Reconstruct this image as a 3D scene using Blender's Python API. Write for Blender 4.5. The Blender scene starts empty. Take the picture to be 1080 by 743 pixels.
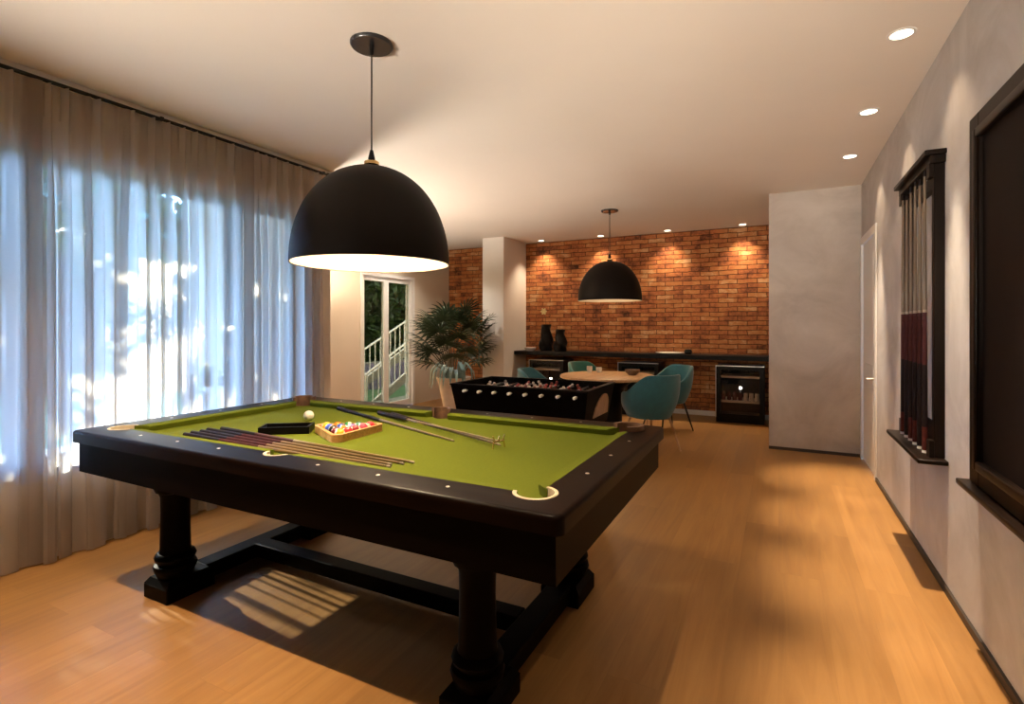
import bpy, bmesh, math, random
from mathutils import Vector, Matrix
random.seed(7)
R = math.radians
scn = bpy.context.scene
COL = scn.collection
OFF = {}                       # object name -> world offset of its root (parts are modelled in world space unless local)

# ------------------------------------------------------------------ object helpers
def props(o, label=None, cat=None, group=None, kind=None):
    if label: o['label'] = label
    if cat: o['category'] = cat
    if group: o['group'] = group
    if kind: o['kind'] = kind
    return o

def thing(name, label, cat, loc=(0, 0, 0), rotz=0.0, group=None):
    o = bpy.data.objects.new(name, None)
    COL.objects.link(o)
    o.empty_display_size = 0.1
    o.location = loc
    o.rotation_euler = (0, 0, rotz)
    OFF[o.name] = Vector(loc)
    return props(o, label, cat, group)

def part(name, bm, mat, parent=None, label=None, smooth=False, local=False, kind=None):
    """link a bmesh as ONE mesh object; geometry given in world space is shifted to its root"""
    off = Vector((0, 0, 0))
    if parent is not None:
        off = OFF[parent.name]
        if not local:
            bmesh.ops.translate(bm, verts=bm.verts, vec=-off)
    bmesh.ops.recalc_face_normals(bm, faces=bm.faces)
    me = bpy.data.meshes.new(name)
    bm.to_mesh(me)
    bm.free()
    me.materials.append(mat)
    if smooth:
        try:
            me.shade_smooth()
            me.set_sharp_from_angle(angle=R(40))
        except Exception:
            for p in me.polygons: p.use_smooth = True
    o = bpy.data.objects.new(name, me)
    COL.objects.link(o)
    if parent is not None:
        o.parent = parent
    OFF[o.name] = off
    return props(o, label=label, kind=kind)

def single(name, bm, mat, label, cat, loc=(0, 0, 0), group=None, smooth=False, kind=None):
    """a thing that is one mesh, modelled in world space, origin moved to loc"""
    bmesh.ops.translate(bm, verts=bm.verts, vec=-Vector(loc))
    o = part(name, bm, mat, smooth=smooth)
    o.location = loc
    OFF[o.name] = Vector(loc)
    return props(o, label, cat, group, kind)

def struct(name, bm, mat, parent=None, smooth=False):
    return part(name, bm, mat, parent, smooth=smooth, kind='structure')

def copy_tree(o, parent=None):
    c = o.copy()
    COL.objects.link(c)
    if parent is not None: c.parent = parent
    OFF[c.name] = OFF.get(o.name, Vector((0, 0, 0)))
    for ch in list(o.children):
        copy_tree(ch, c)
    return c

# ------------------------------------------------------------------ mesh helpers
def BM(): return bmesh.new()

def box(bm, x0, x1, y0, y1, z0, z1, bev=0.0, seg=2):
    r = bmesh.ops.create_cube(bm, size=1.0)
    vs = r['verts']
    for v in vs:
        v.co = Vector(((x0 + x1) / 2 + v.co.x * (x1 - x0), (y0 + y1) / 2 + v.co.y * (y1 - y0), (z0 + z1) / 2 + v.co.z * (z1 - z0)))
    if bev > 0:
        es = {e for v in vs for e in v.link_edges}
        bmesh.ops.bevel(bm, geom=list(es), offset=bev, segments=seg, affect='EDGES', profile=0.5)
    return bm

def hexa(bm, lo, hi, z0, z1):
    """tapered box: lo/hi = (x0,x1,y0,y1) at z0 and z1"""
    a = [bm.verts.new((x, y, z0)) for x, y in ((lo[0], lo[2]), (lo[1], lo[2]), (lo[1], lo[3]), (lo[0], lo[3]))]
    b = [bm.verts.new((x, y, z1)) for x, y in ((hi[0], hi[2]), (hi[1], hi[2]), (hi[1], hi[3]), (hi[0], hi[3]))]
    bm.faces.new(a[::-1]); bm.faces.new(b)
    for i in range(4):
        j = (i + 1) % 4
        bm.faces.new((a[i], a[j], b[j], b[i]))
    return bm

def tube(bm, pts, rad, seg=10, cap=True):
    """sweep a circle along pts; rad is a number or a list"""
    pts = [Vector(p) for p in pts]
    n = len(pts)
    if not hasattr(rad, '__len__'): rad = [rad] * n
    rings = []
    prev = None
    for i, p in enumerate(pts):
        d = (pts[min(i + 1, n - 1)] - pts[max(i - 1, 0)]).normalized()
        if prev is None:
            a = d.orthogonal().normalized()
        else:
            a = (prev - d * prev.dot(d))
            a = a.normalized() if a.length > 1e-6 else d.orthogonal().normalized()
        prev = a
        b = d.cross(a)
        rings.append([bm.verts.new(p + (a * math.cos(2 * math.pi * k / seg) + b * math.sin(2 * math.pi * k / seg)) * rad[i]) for k in range(seg)])
    for i in range(n - 1):
        for k in range(seg):
            m = (k + 1) % seg
            bm.faces.new((rings[i][k], rings[i][m], rings[i + 1][m], rings[i + 1][k]))
    if cap:
        bm.faces.new(rings[0][::-1]); bm.faces.new(rings[-1])
    return bm

def lathe(bm, prof, c=(0, 0, 0), seg=24, phase=0.0, twist=0.0, lobes=0, lobe_amp=0.0):
    """revolve (r,z) profile about z at c; r=0 ends are closed to a point"""
    c = Vector(c)
    rings = []
    z0, z1 = prof[0][1], prof[-1][1]
    for r, z in prof:
        if r <= 1e-6:
            rings.append([bm.verts.new(c + Vector((0, 0, z)))])
        else:
            tw = twist * (z - z0) / max(1e-6, (z1 - z0))
            ring = []
            for k in range(seg):
                a = 2 * math.pi * k / seg + phase
                rr = r * (1 + lobe_amp * math.cos(lobes * (a + tw))) if lobes else r
                ring.append(bm.verts.new(c + Vector((rr * math.cos(a), rr * math.sin(a), z))))
            rings.append(ring)
    for i in range(len(rings) - 1):
        A, B = rings[i], rings[i + 1]
        for k in range(seg):
            m = (k + 1) % seg
            if len(A) == 1 and len(B) == 1: continue
            if len(A) == 1: bm.faces.new((A[0], B[m], B[k]))
            elif len(B) == 1: bm.faces.new((A[k], A[m], B[0]))
            else: bm.faces.new((A[k], A[m], B[m], B[k]))
    if len(rings[0]) > 1 and prof[0] != prof[-1]: pass
    return bm

def ball(bm, c, r, u=20, v=14):
    res = bmesh.ops.create_uvsphere(bm, u_segments=u, v_segments=v, radius=r)
    bmesh.ops.translate(bm, verts=res['verts'], vec=Vector(c))
    return bm

def ring_fill(bm, outer, inners, z, h):
    """flat polygon with holes at z, extruded by h"""
    edges = []
    for loop in [outer] + list(inners):
        vs = [bm.verts.new((x, y, z)) for x, y in loop]
        for i in range(len(vs)):
            edges.append(bm.edges.new((vs[i], vs[(i + 1) % len(vs)])))
    res = bmesh.ops.triangle_fill(bm, edges=edges, use_beauty=True, use_dissolve=False)
    faces = [g for g in res['geom'] if isinstance(g, bmesh.types.BMFace)]
    ex = bmesh.ops.extrude_face_region(bm, geom=faces)
    vs = [g for g in ex['geom'] if isinstance(g, bmesh.types.BMVert)]
    bmesh.ops.translate(bm, verts=vs, vec=(0, 0, h))
    return bm

def strip(bm, pts, widths, side, fold=0.0, up=Vector((0, 0, 1))):
    """leaf blade: a folded strip along pts, width along side"""
    pts = [Vector(p) for p in pts]
    rows = []
    for p, w in zip(pts, widths):
        rows.append((bm.verts.new(p - side * w + up * fold * w), bm.verts.new(p), bm.verts.new(p + side * w + up * fold * w)))
    for a, b in zip(rows, rows[1:]):
        bm.faces.new((a[0], a[1], b[1], b[0]))
        bm.faces.new((a[1], a[2], b[2], b[1]))

# ------------------------------------------------------------------ materials
def nt(name):
    m = bpy.data.materials.new(name)
    m.use_nodes = True
    t = m.node_tree
    return m, t, t.nodes['Principled BSDF'], t.nodes['Material Output']

def setp(b, **kw):
    for k, v in kw.items():
        k = {'rough': 'Roughness', 'metal': 'Metallic', 'spec': 'Specular IOR Level', 'coat': 'Coat Weight', 'coatr': 'Coat Roughness', 'sheen': 'Sheen Weight', 'trans': 'Transmission Weight'}[k]
        if k in b.inputs: b.inputs[k].default_value = v

def c4(c): return (c[0], c[1], c[2], 1.0)

def plain(name, col, var=0.12, scale=8.0, bump=0.0, bscale=60.0, **kw):
    """one colour with a soft procedural mottle (and optional bump)"""
    m, t, b, o = nt(name)
    N, L = t.nodes, t.links
    tc = N.new('ShaderNodeTexCoord')
    nz = N.new('ShaderNodeTexNoise'); nz.inputs['Scale'].default_value = scale; nz.inputs['Detail'].default_value = 4
    L.new(tc.outputs['Object'], nz.inputs['Vector'])
    rp = N.new('ShaderNodeValToRGB')
    rp.color_ramp.elements[0].position = 0.3; rp.color_ramp.elements[1].position = 0.7
    rp.color_ramp.elements[0].color = c4([x * (1 - var) for x in col])
    rp.color_ramp.elements[1].color = c4([min(1, x * (1 + var)) for x in col])
    L.new(nz.outputs['Fac'], rp.inputs['Fac'])
    L.new(rp.outputs['Color'], b.inputs['Base Color'])
    if bump > 0:
        n2 = N.new('ShaderNodeTexNoise'); n2.inputs['Scale'].default_value = bscale; n2.inputs['Detail'].default_value = 3
        L.new(tc.outputs['Object'], n2.inputs['Vector'])
        bp = N.new('ShaderNodeBump'); bp.inputs['Strength'].default_value = bump; bp.inputs['Distance'].default_value = 0.01
        L.new(n2.outputs['Fac'], bp.inputs['Height']); L.new(bp.outputs['Normal'], b.inputs['Normal'])
    setp(b, **kw)
    return m

def emis(name, col, s):
    m, t, b, o = nt(name)
    e = t.nodes.new('ShaderNodeEmission'); e.inputs['Color'].default_value = c4(col); e.inputs['Strength'].default_value = s
    t.links.new(e.outputs[0], o.inputs['Surface'])
    return m

def wood(name, dark, light, axis='X', scale=1.0, **kw):
    m, t, b, o = nt(name)
    N, L = t.nodes, t.links
    tc = N.new('ShaderNodeTexCoord'); mp = N.new('ShaderNodeMapping')
    s = [14 * scale] * 3; s['XYZ'.index(axis)] = 0.9 * scale
    mp.inputs['Scale'].default_value = s
    L.new(tc.outputs['Object'], mp.inputs['Vector'])
    nz = N.new('ShaderNodeTexNoise'); nz.inputs['Scale'].default_value = 3; nz.inputs['Detail'].default_value = 6; nz.inputs['Distortion'].default_value = 0.6
    L.new(mp.outputs[0], nz.inputs['Vector'])
    rp = N.new('ShaderNodeValToRGB'); rp.color_ramp.elements[0].position = .3; rp.color_ramp.elements[1].position = .72
    rp.color_ramp.elements[0].color = c4(dark); rp.color_ramp.elements[1].color = c4(light)
    L.new(nz.outputs['Fac'], rp.inputs['Fac']); L.new(rp.outputs['Color'], b.inputs['Base Color'])
    setp(b, **kw)
    return m

def floor_mat():
    m, t, b, o = nt('oak_floor')
    N, L = t.nodes, t.links
    tc = N.new('ShaderNodeTexCoord'); sp = N.new('ShaderNodeSeparateXYZ'); cb = N.new('ShaderNodeCombineXYZ')
    L.new(tc.outputs['Object'], sp.inputs[0])
    L.new(sp.outputs['Y'], cb.inputs['X']); L.new(sp.outputs['X'], cb.inputs['Y'])
    br = N.new('ShaderNodeTexBrick')
    br.offset = 0.37; br.inputs['Scale'].default_value = 1.0
    br.inputs['Brick Width'].default_value = 1.9; br.inputs['Row Height'].default_value = 0.19
    br.inputs['Mortar Size'].default_value = 0.0012; br.inputs['Mortar Smooth'].default_value = 0.3
    br.inputs['Color1'].default_value = (0, 0, 0, 1); br.inputs['Color2'].default_value = (1, 1, 1, 1); br.inputs['Mortar'].default_value = (0.0, 0.0, 0.0, 1)
    L.new(cb.outputs[0], br.inputs['Vector'])
    mp = N.new('ShaderNodeMapping'); mp.inputs['Scale'].default_value = (.8, 10, 1)
    L.new(cb.outputs[0], mp.inputs['Vector'])
    # shift the grain from plank to plank
    ad = N.new('ShaderNodeVectorMath'); ad.operation = 'ADD'
    sc = N.new('ShaderNodeVectorMath'); sc.operation = 'SCALE'; sc.inputs['Scale'].default_value = 37.0
    L.new(br.outputs['Color'], sc.inputs[0]); L.new(mp.outputs[0], ad.inputs[0]); L.new(sc.outputs[0], ad.inputs[1])
    nz = N.new('ShaderNodeTexNoise'); nz.inputs['Scale'].default_value = 1.6; nz.inputs['Detail'].default_value = 8; nz.inputs['Roughness'].default_value = .6; nz.inputs['Distortion'].default_value = .9
    L.new(ad.outputs[0], nz.inputs['Vector'])
    rp = N.new('ShaderNodeValToRGB')
    rp.color_ramp.elements[0].position = .28; rp.color_ramp.elements[1].position = .75
    rp.color_ramp.elements[0].color = (0.275, 0.13, 0.038, 1); rp.color_ramp.elements[1].color = (0.39, 0.205, 0.066, 1)
    L.new(nz.outputs['Fac'], rp.inputs['Fac'])
    mx = N.new('ShaderNodeMix'); mx.data_type = 'RGBA'; mx.blend_type = 'MULTIPLY'; mx.inputs['Factor'].default_value = 1.0
    r2 = N.new('ShaderNodeValToRGB')
    r2.color_ramp.elements[0].color = (0.80, 0.79, 0.78, 1); r2.color_ramp.elements[1].color = (1.0, 1.0, 1.0, 1)
    L.new(br.outputs['Color'], r2.inputs['Fac'])
    L.new(rp.outputs['Color'], mx.inputs[6]); L.new(r2.outputs['Color'], mx.inputs[7])
    L.new(mx.outputs[2], b.inputs['Base Color'])
    rr = N.new('ShaderNodeMapRange'); rr.inputs['To Min'].default_value = .34; rr.inputs['To Max'].default_value = .5
    L.new(nz.outputs['Fac'], rr.inputs['Value']); L.new(rr.outputs[0], b.inputs['Roughness'])
    bp = N.new('ShaderNodeBump'); bp.inputs['Strength'].default_value = .12; bp.inputs['Distance'].default_value = .002
    L.new(nz.outputs['Fac'], bp.inputs['Height']); L.new(bp.outputs['Normal'], b.inputs['Normal'])
    setp(b, spec=.35)
    return m

def brick_mat():
    m, t, b, o = nt('rustic_brick')
    N, L = t.nodes, t.links
    tc = N.new('ShaderNodeTexCoord'); sp = N.new('ShaderNodeSeparateXYZ'); cb = N.new('ShaderNodeCombineXYZ')
    L.new(tc.outputs['Object'], sp.inputs[0])
    L.new(sp.outputs['X'], cb.inputs['X']); L.new(sp.outputs['Z'], cb.inputs['Y'])
    # slightly wavy courses
    wn = N.new('ShaderNodeTexNoise'); wn.inputs['Scale'].default_value = 7; wn.inputs['Detail'].default_value = 2
    L.new(cb.outputs[0], wn.inputs['Vector'])
    ws = N.new('ShaderNodeVectorMath'); ws.operation = 'MULTIPLY_ADD'; ws.inputs[1].default_value = (.03, .030, 0); 
    L.new(wn.outputs['Color'], ws.inputs[0]); L.new(cb.outputs[0], ws.inputs[2])
    br = N.new('ShaderNodeTexBrick'); br.offset = .5
    br.inputs['Scale'].default_value = 1; br.inputs['Brick Width'].default_value = .25; br.inputs['Row Height'].default_value = .066
    br.inputs['Mortar Size'].default_value = .0055; br.inputs['Mortar Smooth'].default_value = .6; br.inputs['Bias'].default_value = 0.0
    br.inputs['Color1'].default_value = (0, 0, 0, 1); br.inputs['Color2'].default_value = (1, 1, 1, 1); br.inputs['Mortar'].default_value = (.5, .5, .5, 1)
    L.new(ws.outputs[0], br.inputs['Vector'])
    rp = N.new('ShaderNodeValToRGB'); E = rp.color_ramp.elements
    E[0].position = 0; E[0].color = (.060, .022, .014, 1)
    E[1].position = 1; E[1].color = (.52, .30, .15, 1)
    for p, c in ((.25, (.20, .068, .028, 1)), (.5, (.36, .125, .042, 1)), (.78, (.42, .18, .065, 1))):
        e = E.new(p); e.color = c
    nz = N.new('ShaderNodeTexNoise'); nz.inputs['Scale'].default_value = 3.6; nz.inputs['Detail'].default_value = 9; nz.inputs['Roughness'].default_value = .78
    L.new(cb.outputs[0], nz.inputs['Vector'])
    m1 = N.new('ShaderNodeMath'); m1.operation = 'MULTIPLY_ADD'; m1.inputs[1].default_value = 2.6; m1.inputs[2].default_value = -1.02
    L.new(nz.outputs['Fac'], m1.inputs[0])
    m2 = N.new('ShaderNodeMath'); m2.operation = 'MULTIPLY_ADD'; m2.inputs[1].default_value = .55
    L.new(br.outputs['Color'], m2.inputs[0]); L.new(m1.outputs[0], m2.inputs[2])
    L.new(m2.outputs[0], rp.inputs['Fac'])
    mx = N.new('ShaderNodeMix'); mx.data_type = 'RGBA'; mx.inputs[7].default_value = (.045, .020, .012, 1)
    L.new(br.outputs['Fac'], mx.inputs['Factor']); L.new(rp.outputs['Color'], mx.inputs[6])
    L.new(mx.outputs[2], b.inputs['Base Color'])
    inv = N.new('ShaderNodeMath'); inv.operation = 'SUBTRACT'; inv.inputs[0].default_value = 1
    L.new(br.outputs['Fac'], inv.inputs[1])
    n3 = N.new('ShaderNodeTexNoise'); n3.inputs['Scale'].default_value = 28; n3.inputs['Detail'].default_value = 4
    L.new(cb.outputs[0], n3.inputs['Vector'])
    a2 = N.new('ShaderNodeMath'); a2.operation = 'MULTIPLY_ADD'; a2.inputs[1].default_value = .6
    L.new(n3.outputs['Fac'], a2.inputs[0]); L.new(inv.outputs[0], a2.inputs[2])
    bp = N.new('ShaderNodeBump'); bp.inputs['Strength'].default_value = .9; bp.inputs['Distance'].default_value = .012
    L.new(a2.outputs[0], bp.inputs['Height']); L.new(bp.outputs['Normal'], b.inputs['Normal'])
    setp(b, rough=.85, spec=.2)
    return m

def plaster_mat(name, a, c):
    m, t, b, o = nt(name)
    N, L = t.nodes, t.links
    tc = N.new('ShaderNodeTexCoord')
    n1 = N.new('ShaderNodeTexNoise'); n1.inputs['Scale'].default_value = 1.7; n1.inputs['Detail'].default_value = 9; n1.inputs['Roughness'].default_value = .62; n1.inputs['Distortion'].default_value = .8
    L.new(tc.outputs['Object'], n1.inputs['Vector'])
    rp = N.new('ShaderNodeValToRGB'); rp.color_ramp.elements[0].position = .3; rp.color_ramp.elements[1].position = .68
    rp.color_ramp.elements[0].color = c4(a); rp.color_ramp.elements[1].color = c4(c)
    L.new(n1.outputs['Fac'], rp.inputs['Fac']); L.new(rp.outputs['Color'], b.inputs['Base Color'])
    bp = N.new('ShaderNodeBump'); bp.inputs['Strength'].default_value = .06; bp.inputs['Distance'].default_value = .01
    L.new(n1.outputs['Fac'], bp.inputs['Height']); L.new(bp.outputs['Normal'], b.inputs['Normal'])
    setp(b, rough=.7, spec=.25)
    return m

def glass_mat(name, tint=(1, 1, 1), gloss=.06):
    m, t, b, o = nt(name)
    N, L = t.nodes, t.links
    N.remove(b)
    tr = N.new('ShaderNodeBsdfTransparent'); tr.inputs['Color'].default_value = c4(tint)
    gl = N.new('ShaderNodeBsdfGlossy'); gl.inputs['Roughness'].default_value = .02
    mx = N.new('ShaderNodeMixShader'); mx.inputs[0].default_value = gloss
    L.new(tr.outputs[0], mx.inputs[1]); L.new(gl.outputs[0], mx.inputs[2]); L.new(mx.outputs[0], o.inputs['Surface'])
    return m

def curtain_mat():
    m, t, b, o = nt('sheer_linen')
    N, L = t.nodes, t.links
    N.remove(b)
    tc = N.new('ShaderNodeTexCoord')
    mp = N.new('ShaderNodeMapping'); mp.inputs['Scale'].default_value = (260, 260, 120)
    L.new(tc.outputs['Object'], mp.inputs['Vector'])
    nz = N.new('ShaderNodeTexNoise'); nz.inputs['Scale'].default_value = 1.0; nz.inputs['Detail'].default_value = 2
    L.new(mp.outputs[0], nz.inputs['Vector'])
    rp = N.new('ShaderNodeValToRGB'); rp.color_ramp.elements[0].color = (.24, .18, .135, 1); rp.color_ramp.elements[1].color = (.34, .26, .205, 1)
    L.new(nz.outputs['Fac'], rp.inputs['Fac'])
    df = N.new('ShaderNodeBsdfDiffuse'); tl = N.new('ShaderNodeBsdfTranslucent'); tr = N.new('ShaderNodeBsdfTransparent')
    tl.inputs['Color'].default_value = (.86, .85, .84, 1)
    L.new(rp.outputs['Color'], df.inputs['Color'])
    a = N.new('ShaderNodeMixShader'); a.inputs[0].default_value = .58
    L.new(df.outputs[0], a.inputs[1]); L.new(tl.outputs[0], a.inputs[2])
    c = N.new('ShaderNodeMixShader'); c.inputs[0].default_value = .27
    L.new(a.outputs[0], c.inputs[1]); L.new(tr.outputs[0], c.inputs[2])
    L.new(c.outputs[0], o.inputs['Surface'])
    return m

def leaf_mat(name, a, c, tl=.25, rough=.45):
    m, t, b, o = nt(name)
    N, L = t.nodes, t.links
    tc = N.new('ShaderNodeTexCoord')
    nz = N.new('ShaderNodeTexNoise'); nz.inputs['Scale'].default_value = 9; L.new(tc.outputs['Object'], nz.inputs['Vector'])
    rp = N.new('ShaderNodeValToRGB'); rp.color_ramp.elements[0].position = .35; rp.color_ramp.elements[1].position = .65
    rp.color_ramp.elements[0].color = c4(a); rp.color_ramp.elements[1].color = c4(c)
    L.new(nz.outputs['Fac'], rp.inputs['Fac']); L.new(rp.outputs['Color'], b.inputs['Base Color'])
    setp(b, rough=rough)
    tr = N.new('ShaderNodeBsdfTranslucent'); L.new(rp.outputs['Color'], tr.inputs['Color'])
    mx = N.new('ShaderNodeMixShader'); mx.inputs[0].default_value = tl
    L.new(b.outputs[0], mx.inputs[1]); L.new(tr.outputs[0], mx.inputs[2]); L.new(mx.outputs[0], o.inputs['Surface'])
    return m

def stripe_mat(name, col):
    """pool ball: white with one broad band of colour, in the ball's own space"""
    m, t, b, o = nt(name)
    N, L = t.nodes, t.links
    tc = N.new('ShaderNodeTexCoord'); sp = N.new('ShaderNodeSeparateXYZ'); L.new(tc.outputs['Object'], sp.inputs[0])
    ab = N.new('ShaderNodeMath'); ab.operation = 'ABSOLUTE'; L.new(sp.outputs['X'], ab.inputs[0])
    lt = N.new('ShaderNodeMath'); lt.operation = 'LESS_THAN'; lt.inputs[1].default_value = .015; L.new(ab.outputs[0], lt.inputs[0])
    mx = N.new('ShaderNodeMix'); mx.data_type = 'RGBA'; mx.inputs[6].default_value = (.80, .74, .6, 1); mx.inputs[7].default_value = c4(col)
    L.new(lt.outputs[0], mx.inputs['Factor']); L.new(mx.outputs[2], b.inputs['Base Color'])
    setp(b, rough=.12, coat=.5)
    return m

M = {}
M['floor'] = floor_mat()
M['brick'] = brick_mat()
M['concrete'] = plaster_mat('grey_plaster', (.41, .378, .364), (.62, .594, .588))
M['concrete_box'] = plaster_mat('grey_box_plaster', (.41, .36, .325), (.60, .55, .51))
M['cream'] = plain('cream_paint', (.66, .57, .46), .03, 2, rough=.75)
M['ceiling'] = plain('ceiling_paint', (.84, .77, .70), .02, 1.2, rough=.85)
M['white'] = plain('white_paint', (.76, .74, .71), .03, 3, rough=.45)
M['bounce_dark'] = plain('low_bounce_dark', (.10, .07, .05), .05, 3, rough=.8)  # dark tone set to cut bounce light off the unseen wall
M['darktrim'] = plain('dark_skirting', (.035, .025, .02), .2, 8, rough=.5)
M['darkwood'] = wood('espresso_wood', (.0008, .0004, .0003), (.0022, .001, .0007), 'X', 1.0, rough=.45, spec=.04)
M['railwood'] = wood('polished_rail_wood', (.0022, .0009, .0006), (.007, .0028, .0015), 'X', 1.0, rough=.36, spec=.06)
M['rackwood'] = wood('rack_dark_wood', (.004, .002, .0012), (.010, .005, .003), 'Z', 1.0, rough=.36, spec=.12)
M['framewood'] = wood('frame_dark_wood', (.0045, .0024, .0016), (.011, .006, .004), 'Z', 1.0, rough=.4, spec=.15)
M['board'] = plain('board_dark', (.0085, .005, .0042), .15, 5, rough=.6, spec=.1)
M['cloth'] = plain('green_baize', (.098, .120, .0085), .05, 90, bump=.05, bscale=900, rough=.95, spec=.1)
M['cream_leather'] = plain('cream_liner', (.62, .52, .36), .1, 30, rough=.5)
M['brown_leather'] = plain('brown_pocket_leather', (.12, .06, .035), .3, 40, rough=.45)
M['blackhole'] = plain('pocket_dark', (.01, .008, .006), .2, 10, rough=.8)
M['pearl'] = plain('pearl_inlay', (.75, .72, .65), .05, 50, rough=.25)
M['black'] = plain('black_satin', (.0035, .0026, .0023), .1, 10, rough=.42, spec=.15)
M['blackmetal'] = plain('black_metal', (.012, .011, .011), .1, 10, rough=.4, metal=.4)
M['canopy'] = plain('dark_canopy', (.022, .021, .023), .1, 10, rough=.25)
M['shade_out'] = plain('shade_black', (.0065, .0042, .0032), .06, 8, rough=.5, spec=.10)
M['shade_in'] = plain('shade_white_inside', (.27, .215, .16), .02, 5, rough=.6)
M['brass'] = plain('brass', (.75, .52, .22), .1, 30, rough=.25, metal=1)
M['chrome'] = plain('brushed_steel', (.62, .60, .57), .08, 40, rough=.3, metal=1)
M['bulb'] = emis('warm_bulb', (1, .72, .42), 20)
M['lens'] = emis('downlight_lens', (1, .86, .66), 6)
M['coolerlamp'] = emis('cooler_lamp', (1, .93, .84), 22)
M['curtain'] = curtain_mat()
M['doorglass'] = glass_mat('door_glass_tinted', (.47, .34, .20), .03)
M['glass'] = glass_mat('window_glass', (.97, .99, .98), .04)
M['coolglass'] = glass_mat('smoked_glass', (.86, .86, .86), .04)
M['teal'] = plain('teal_velvet', (.010, .105, .135), .10, 20, bump=.05, bscale=400, rough=.75, sheen=.35)
M['teal_green'] = plain('green_velvet', (.02, .12, .095), .10, 20, bump=.05, bscale=400, rough=.75, sheen=.35)
M['teal_seat'] = plain('teal_seat_velvet', (.012, .11, .14), .10, 20, rough=.8, sheen=.35)
M['goldleg'] = plain('pale_wood_leg', (.42, .26, .15), .1, 20, rough=.4)
M['tablewood'] = wood('light_ash', (.50, .30, .15), (.72, .47, .26), 'Y', 1.0, rough=.4)
M['rackpine'] = wood('rack_pine', (.45, .22, .07), (.68, .38, .14), 'X', 2.0, rough=.35)
M['ashshaft'] = wood('maple_shaft', (.12, .075, .03), (.20, .13, .06), 'X', 1.0, rough=.3)
M['ashshaft_z'] = wood('maple_shaft_upright', (.10, .068, .045), (.19, .135, .092), 'Z', 1.0, rough=.35)
M['butt'] = plain('dark_butt', (.012, .007, .0075), .2, 20, rough=.5, spec=.12)
M['maroon'] = plain('maroon_wrap', (.055, .016, .017), .2, 40, rough=.6, spec=.1)
M['redbutt'] = plain('red_butt', (.075, .015, .011), .2, 30, rough=.5, spec=.15)
M['joint'] = plain('dull_joint', (.30, .24, .18), .05, 30, rough=.4)
M['ivory'] = plain('ivory', (.78, .74, .66), .04, 40, rough=.3)
M['pot'] = plain('white_stone_pot', (.52, .47, .43), .08, 12, bump=.1, bscale=60, rough=.65)
M['soil'] = plain('soil', (.04, .026, .017), .3, 40, rough=1)
M['palm'] = leaf_mat('palm_leaf', (.007, .020, .009), (.026, .050, .022), .12)
M['agave'] = leaf_mat('agave_leaf', (.14, .26, .28), (.26, .42, .46), .15, .5)
M['stem'] = plain('stem', (.07, .05, .025), .25, 20, rough=.8)
M['redplayer'] = plain('red_player', (.30, .05, .04), .1, 20, rough=.4)
M['whiteplayer'] = plain('pale_player', (.60, .52, .46), .1, 20, rough=.4)
M['field'] = plain('foosball_field', (.02, .05, .025), .1, 20, rough=.5)
M['endpanel'] = wood('pale_end_panel', (.30, .19, .11), (.46, .31, .2), 'Z', 1, rough=.5)
M['ceramic'] = plain('white_ceramic', (.78, .75, .72), .03, 10, rough=.25)
M['brownbowl'] = wood('brown_bowl', (.14, .075, .035), (.26, .15, .08), 'X', 2, rough=.4)
M['bottle'] = plain('bottle_dark', (.10, .03, .025), .2, 20, rough=.12)
M['bottle_pale'] = plain('can_pale', (.55, .46, .38), .1, 20, rough=.25)
M['shelfwood'] = wood('beech_shelf', (.45, .33, .24), (.60, .46, .34), 'X', 1, rough=.5)
M['petal'] = plain('petal', (.80, .68, .35), .1, 30, rough=.6)
M['leafy'] = leaf_mat('garden_leaf', (.012, .028, .007), (.055, .095, .024), .25)
M['frond'] = leaf_mat('frond_leaf', (.03, .07, .03), (.09, .16, .06), .3)
M['trunk'] = plain('bark', (.10, .07, .05), .35, 14, bump=.4, bscale=30, rough=.9)
M['grass'] = plain('lawn', (.07, .15, .06), .3, 10, bump=.4, bscale=120, rough=.95)
M['patio'] = plain('patio_stone', (.22, .22, .19), .1, 4, rough=.8)
M['lavender'] = leaf_mat('lavender', (.16, .13, .22), (.34, .30, .44), .3)
M['stone'] = plain('stone_wall', (.20, .18, .15), .15, 6, bump=.2, bscale=30, rough=.9)
M['winframe'] = plain('bronze_window_frame', (.06, .045, .035), .1, 10, rough=.45)

# ------------------------------------------------------------------ room
H = 2.70
XR, XL, XA = 0.732, -3.64, -5.40          # right wall, curtain wall, alcove wall
YF, YJ, YB = -1.70, 3.50, 8.05            # wall behind the viewer, end of curtain wall, brick wall
T = 0.14
struct('floor', box(BM(), XA - T, XR + T, YF - T, YB + T, -.12, 0), M['floor'])
struct('ceiling', box(BM(), XA - T, XR + T, YF - T, YB + T, H, H + .12), M['ceiling'])
struct('wall_back', box(BM(), XA - T, XR + T, YB, YB + T, 0, H), M['brick'])
struct('wall_front', box(BM(), XL - T, XR + T, YF - T, YF, 0, H), M['bounce_dark'])
# right wall with the doorway
DY0, DY1, DH = 5.27, 6.17, 2.16
b = BM(); box(b, XR, XR + T, YF, DY0, 0, H); box(b, XR, XR + T, DY1, YB, 0, H); box(b, XR, XR + T, DY0, DY1, DH, H)
struct('wall_right', b, M['concrete'])
# curtain wall with the big window
WY0, WY1, WZ0, WZ1 = .92, 3.14, .50, 2.26
b = BM()
box(b, XL - T, XL, YF, WY0, 0, H); box(b, XL - T, XL, WY1, YJ, 0, H)
box(b, XL - T, XL, WY0, WY1, 0, WZ0); box(b, XL - T, XL, WY0, WY1, WZ1, H)
struct('wall_left', b, M['cream'])
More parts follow.
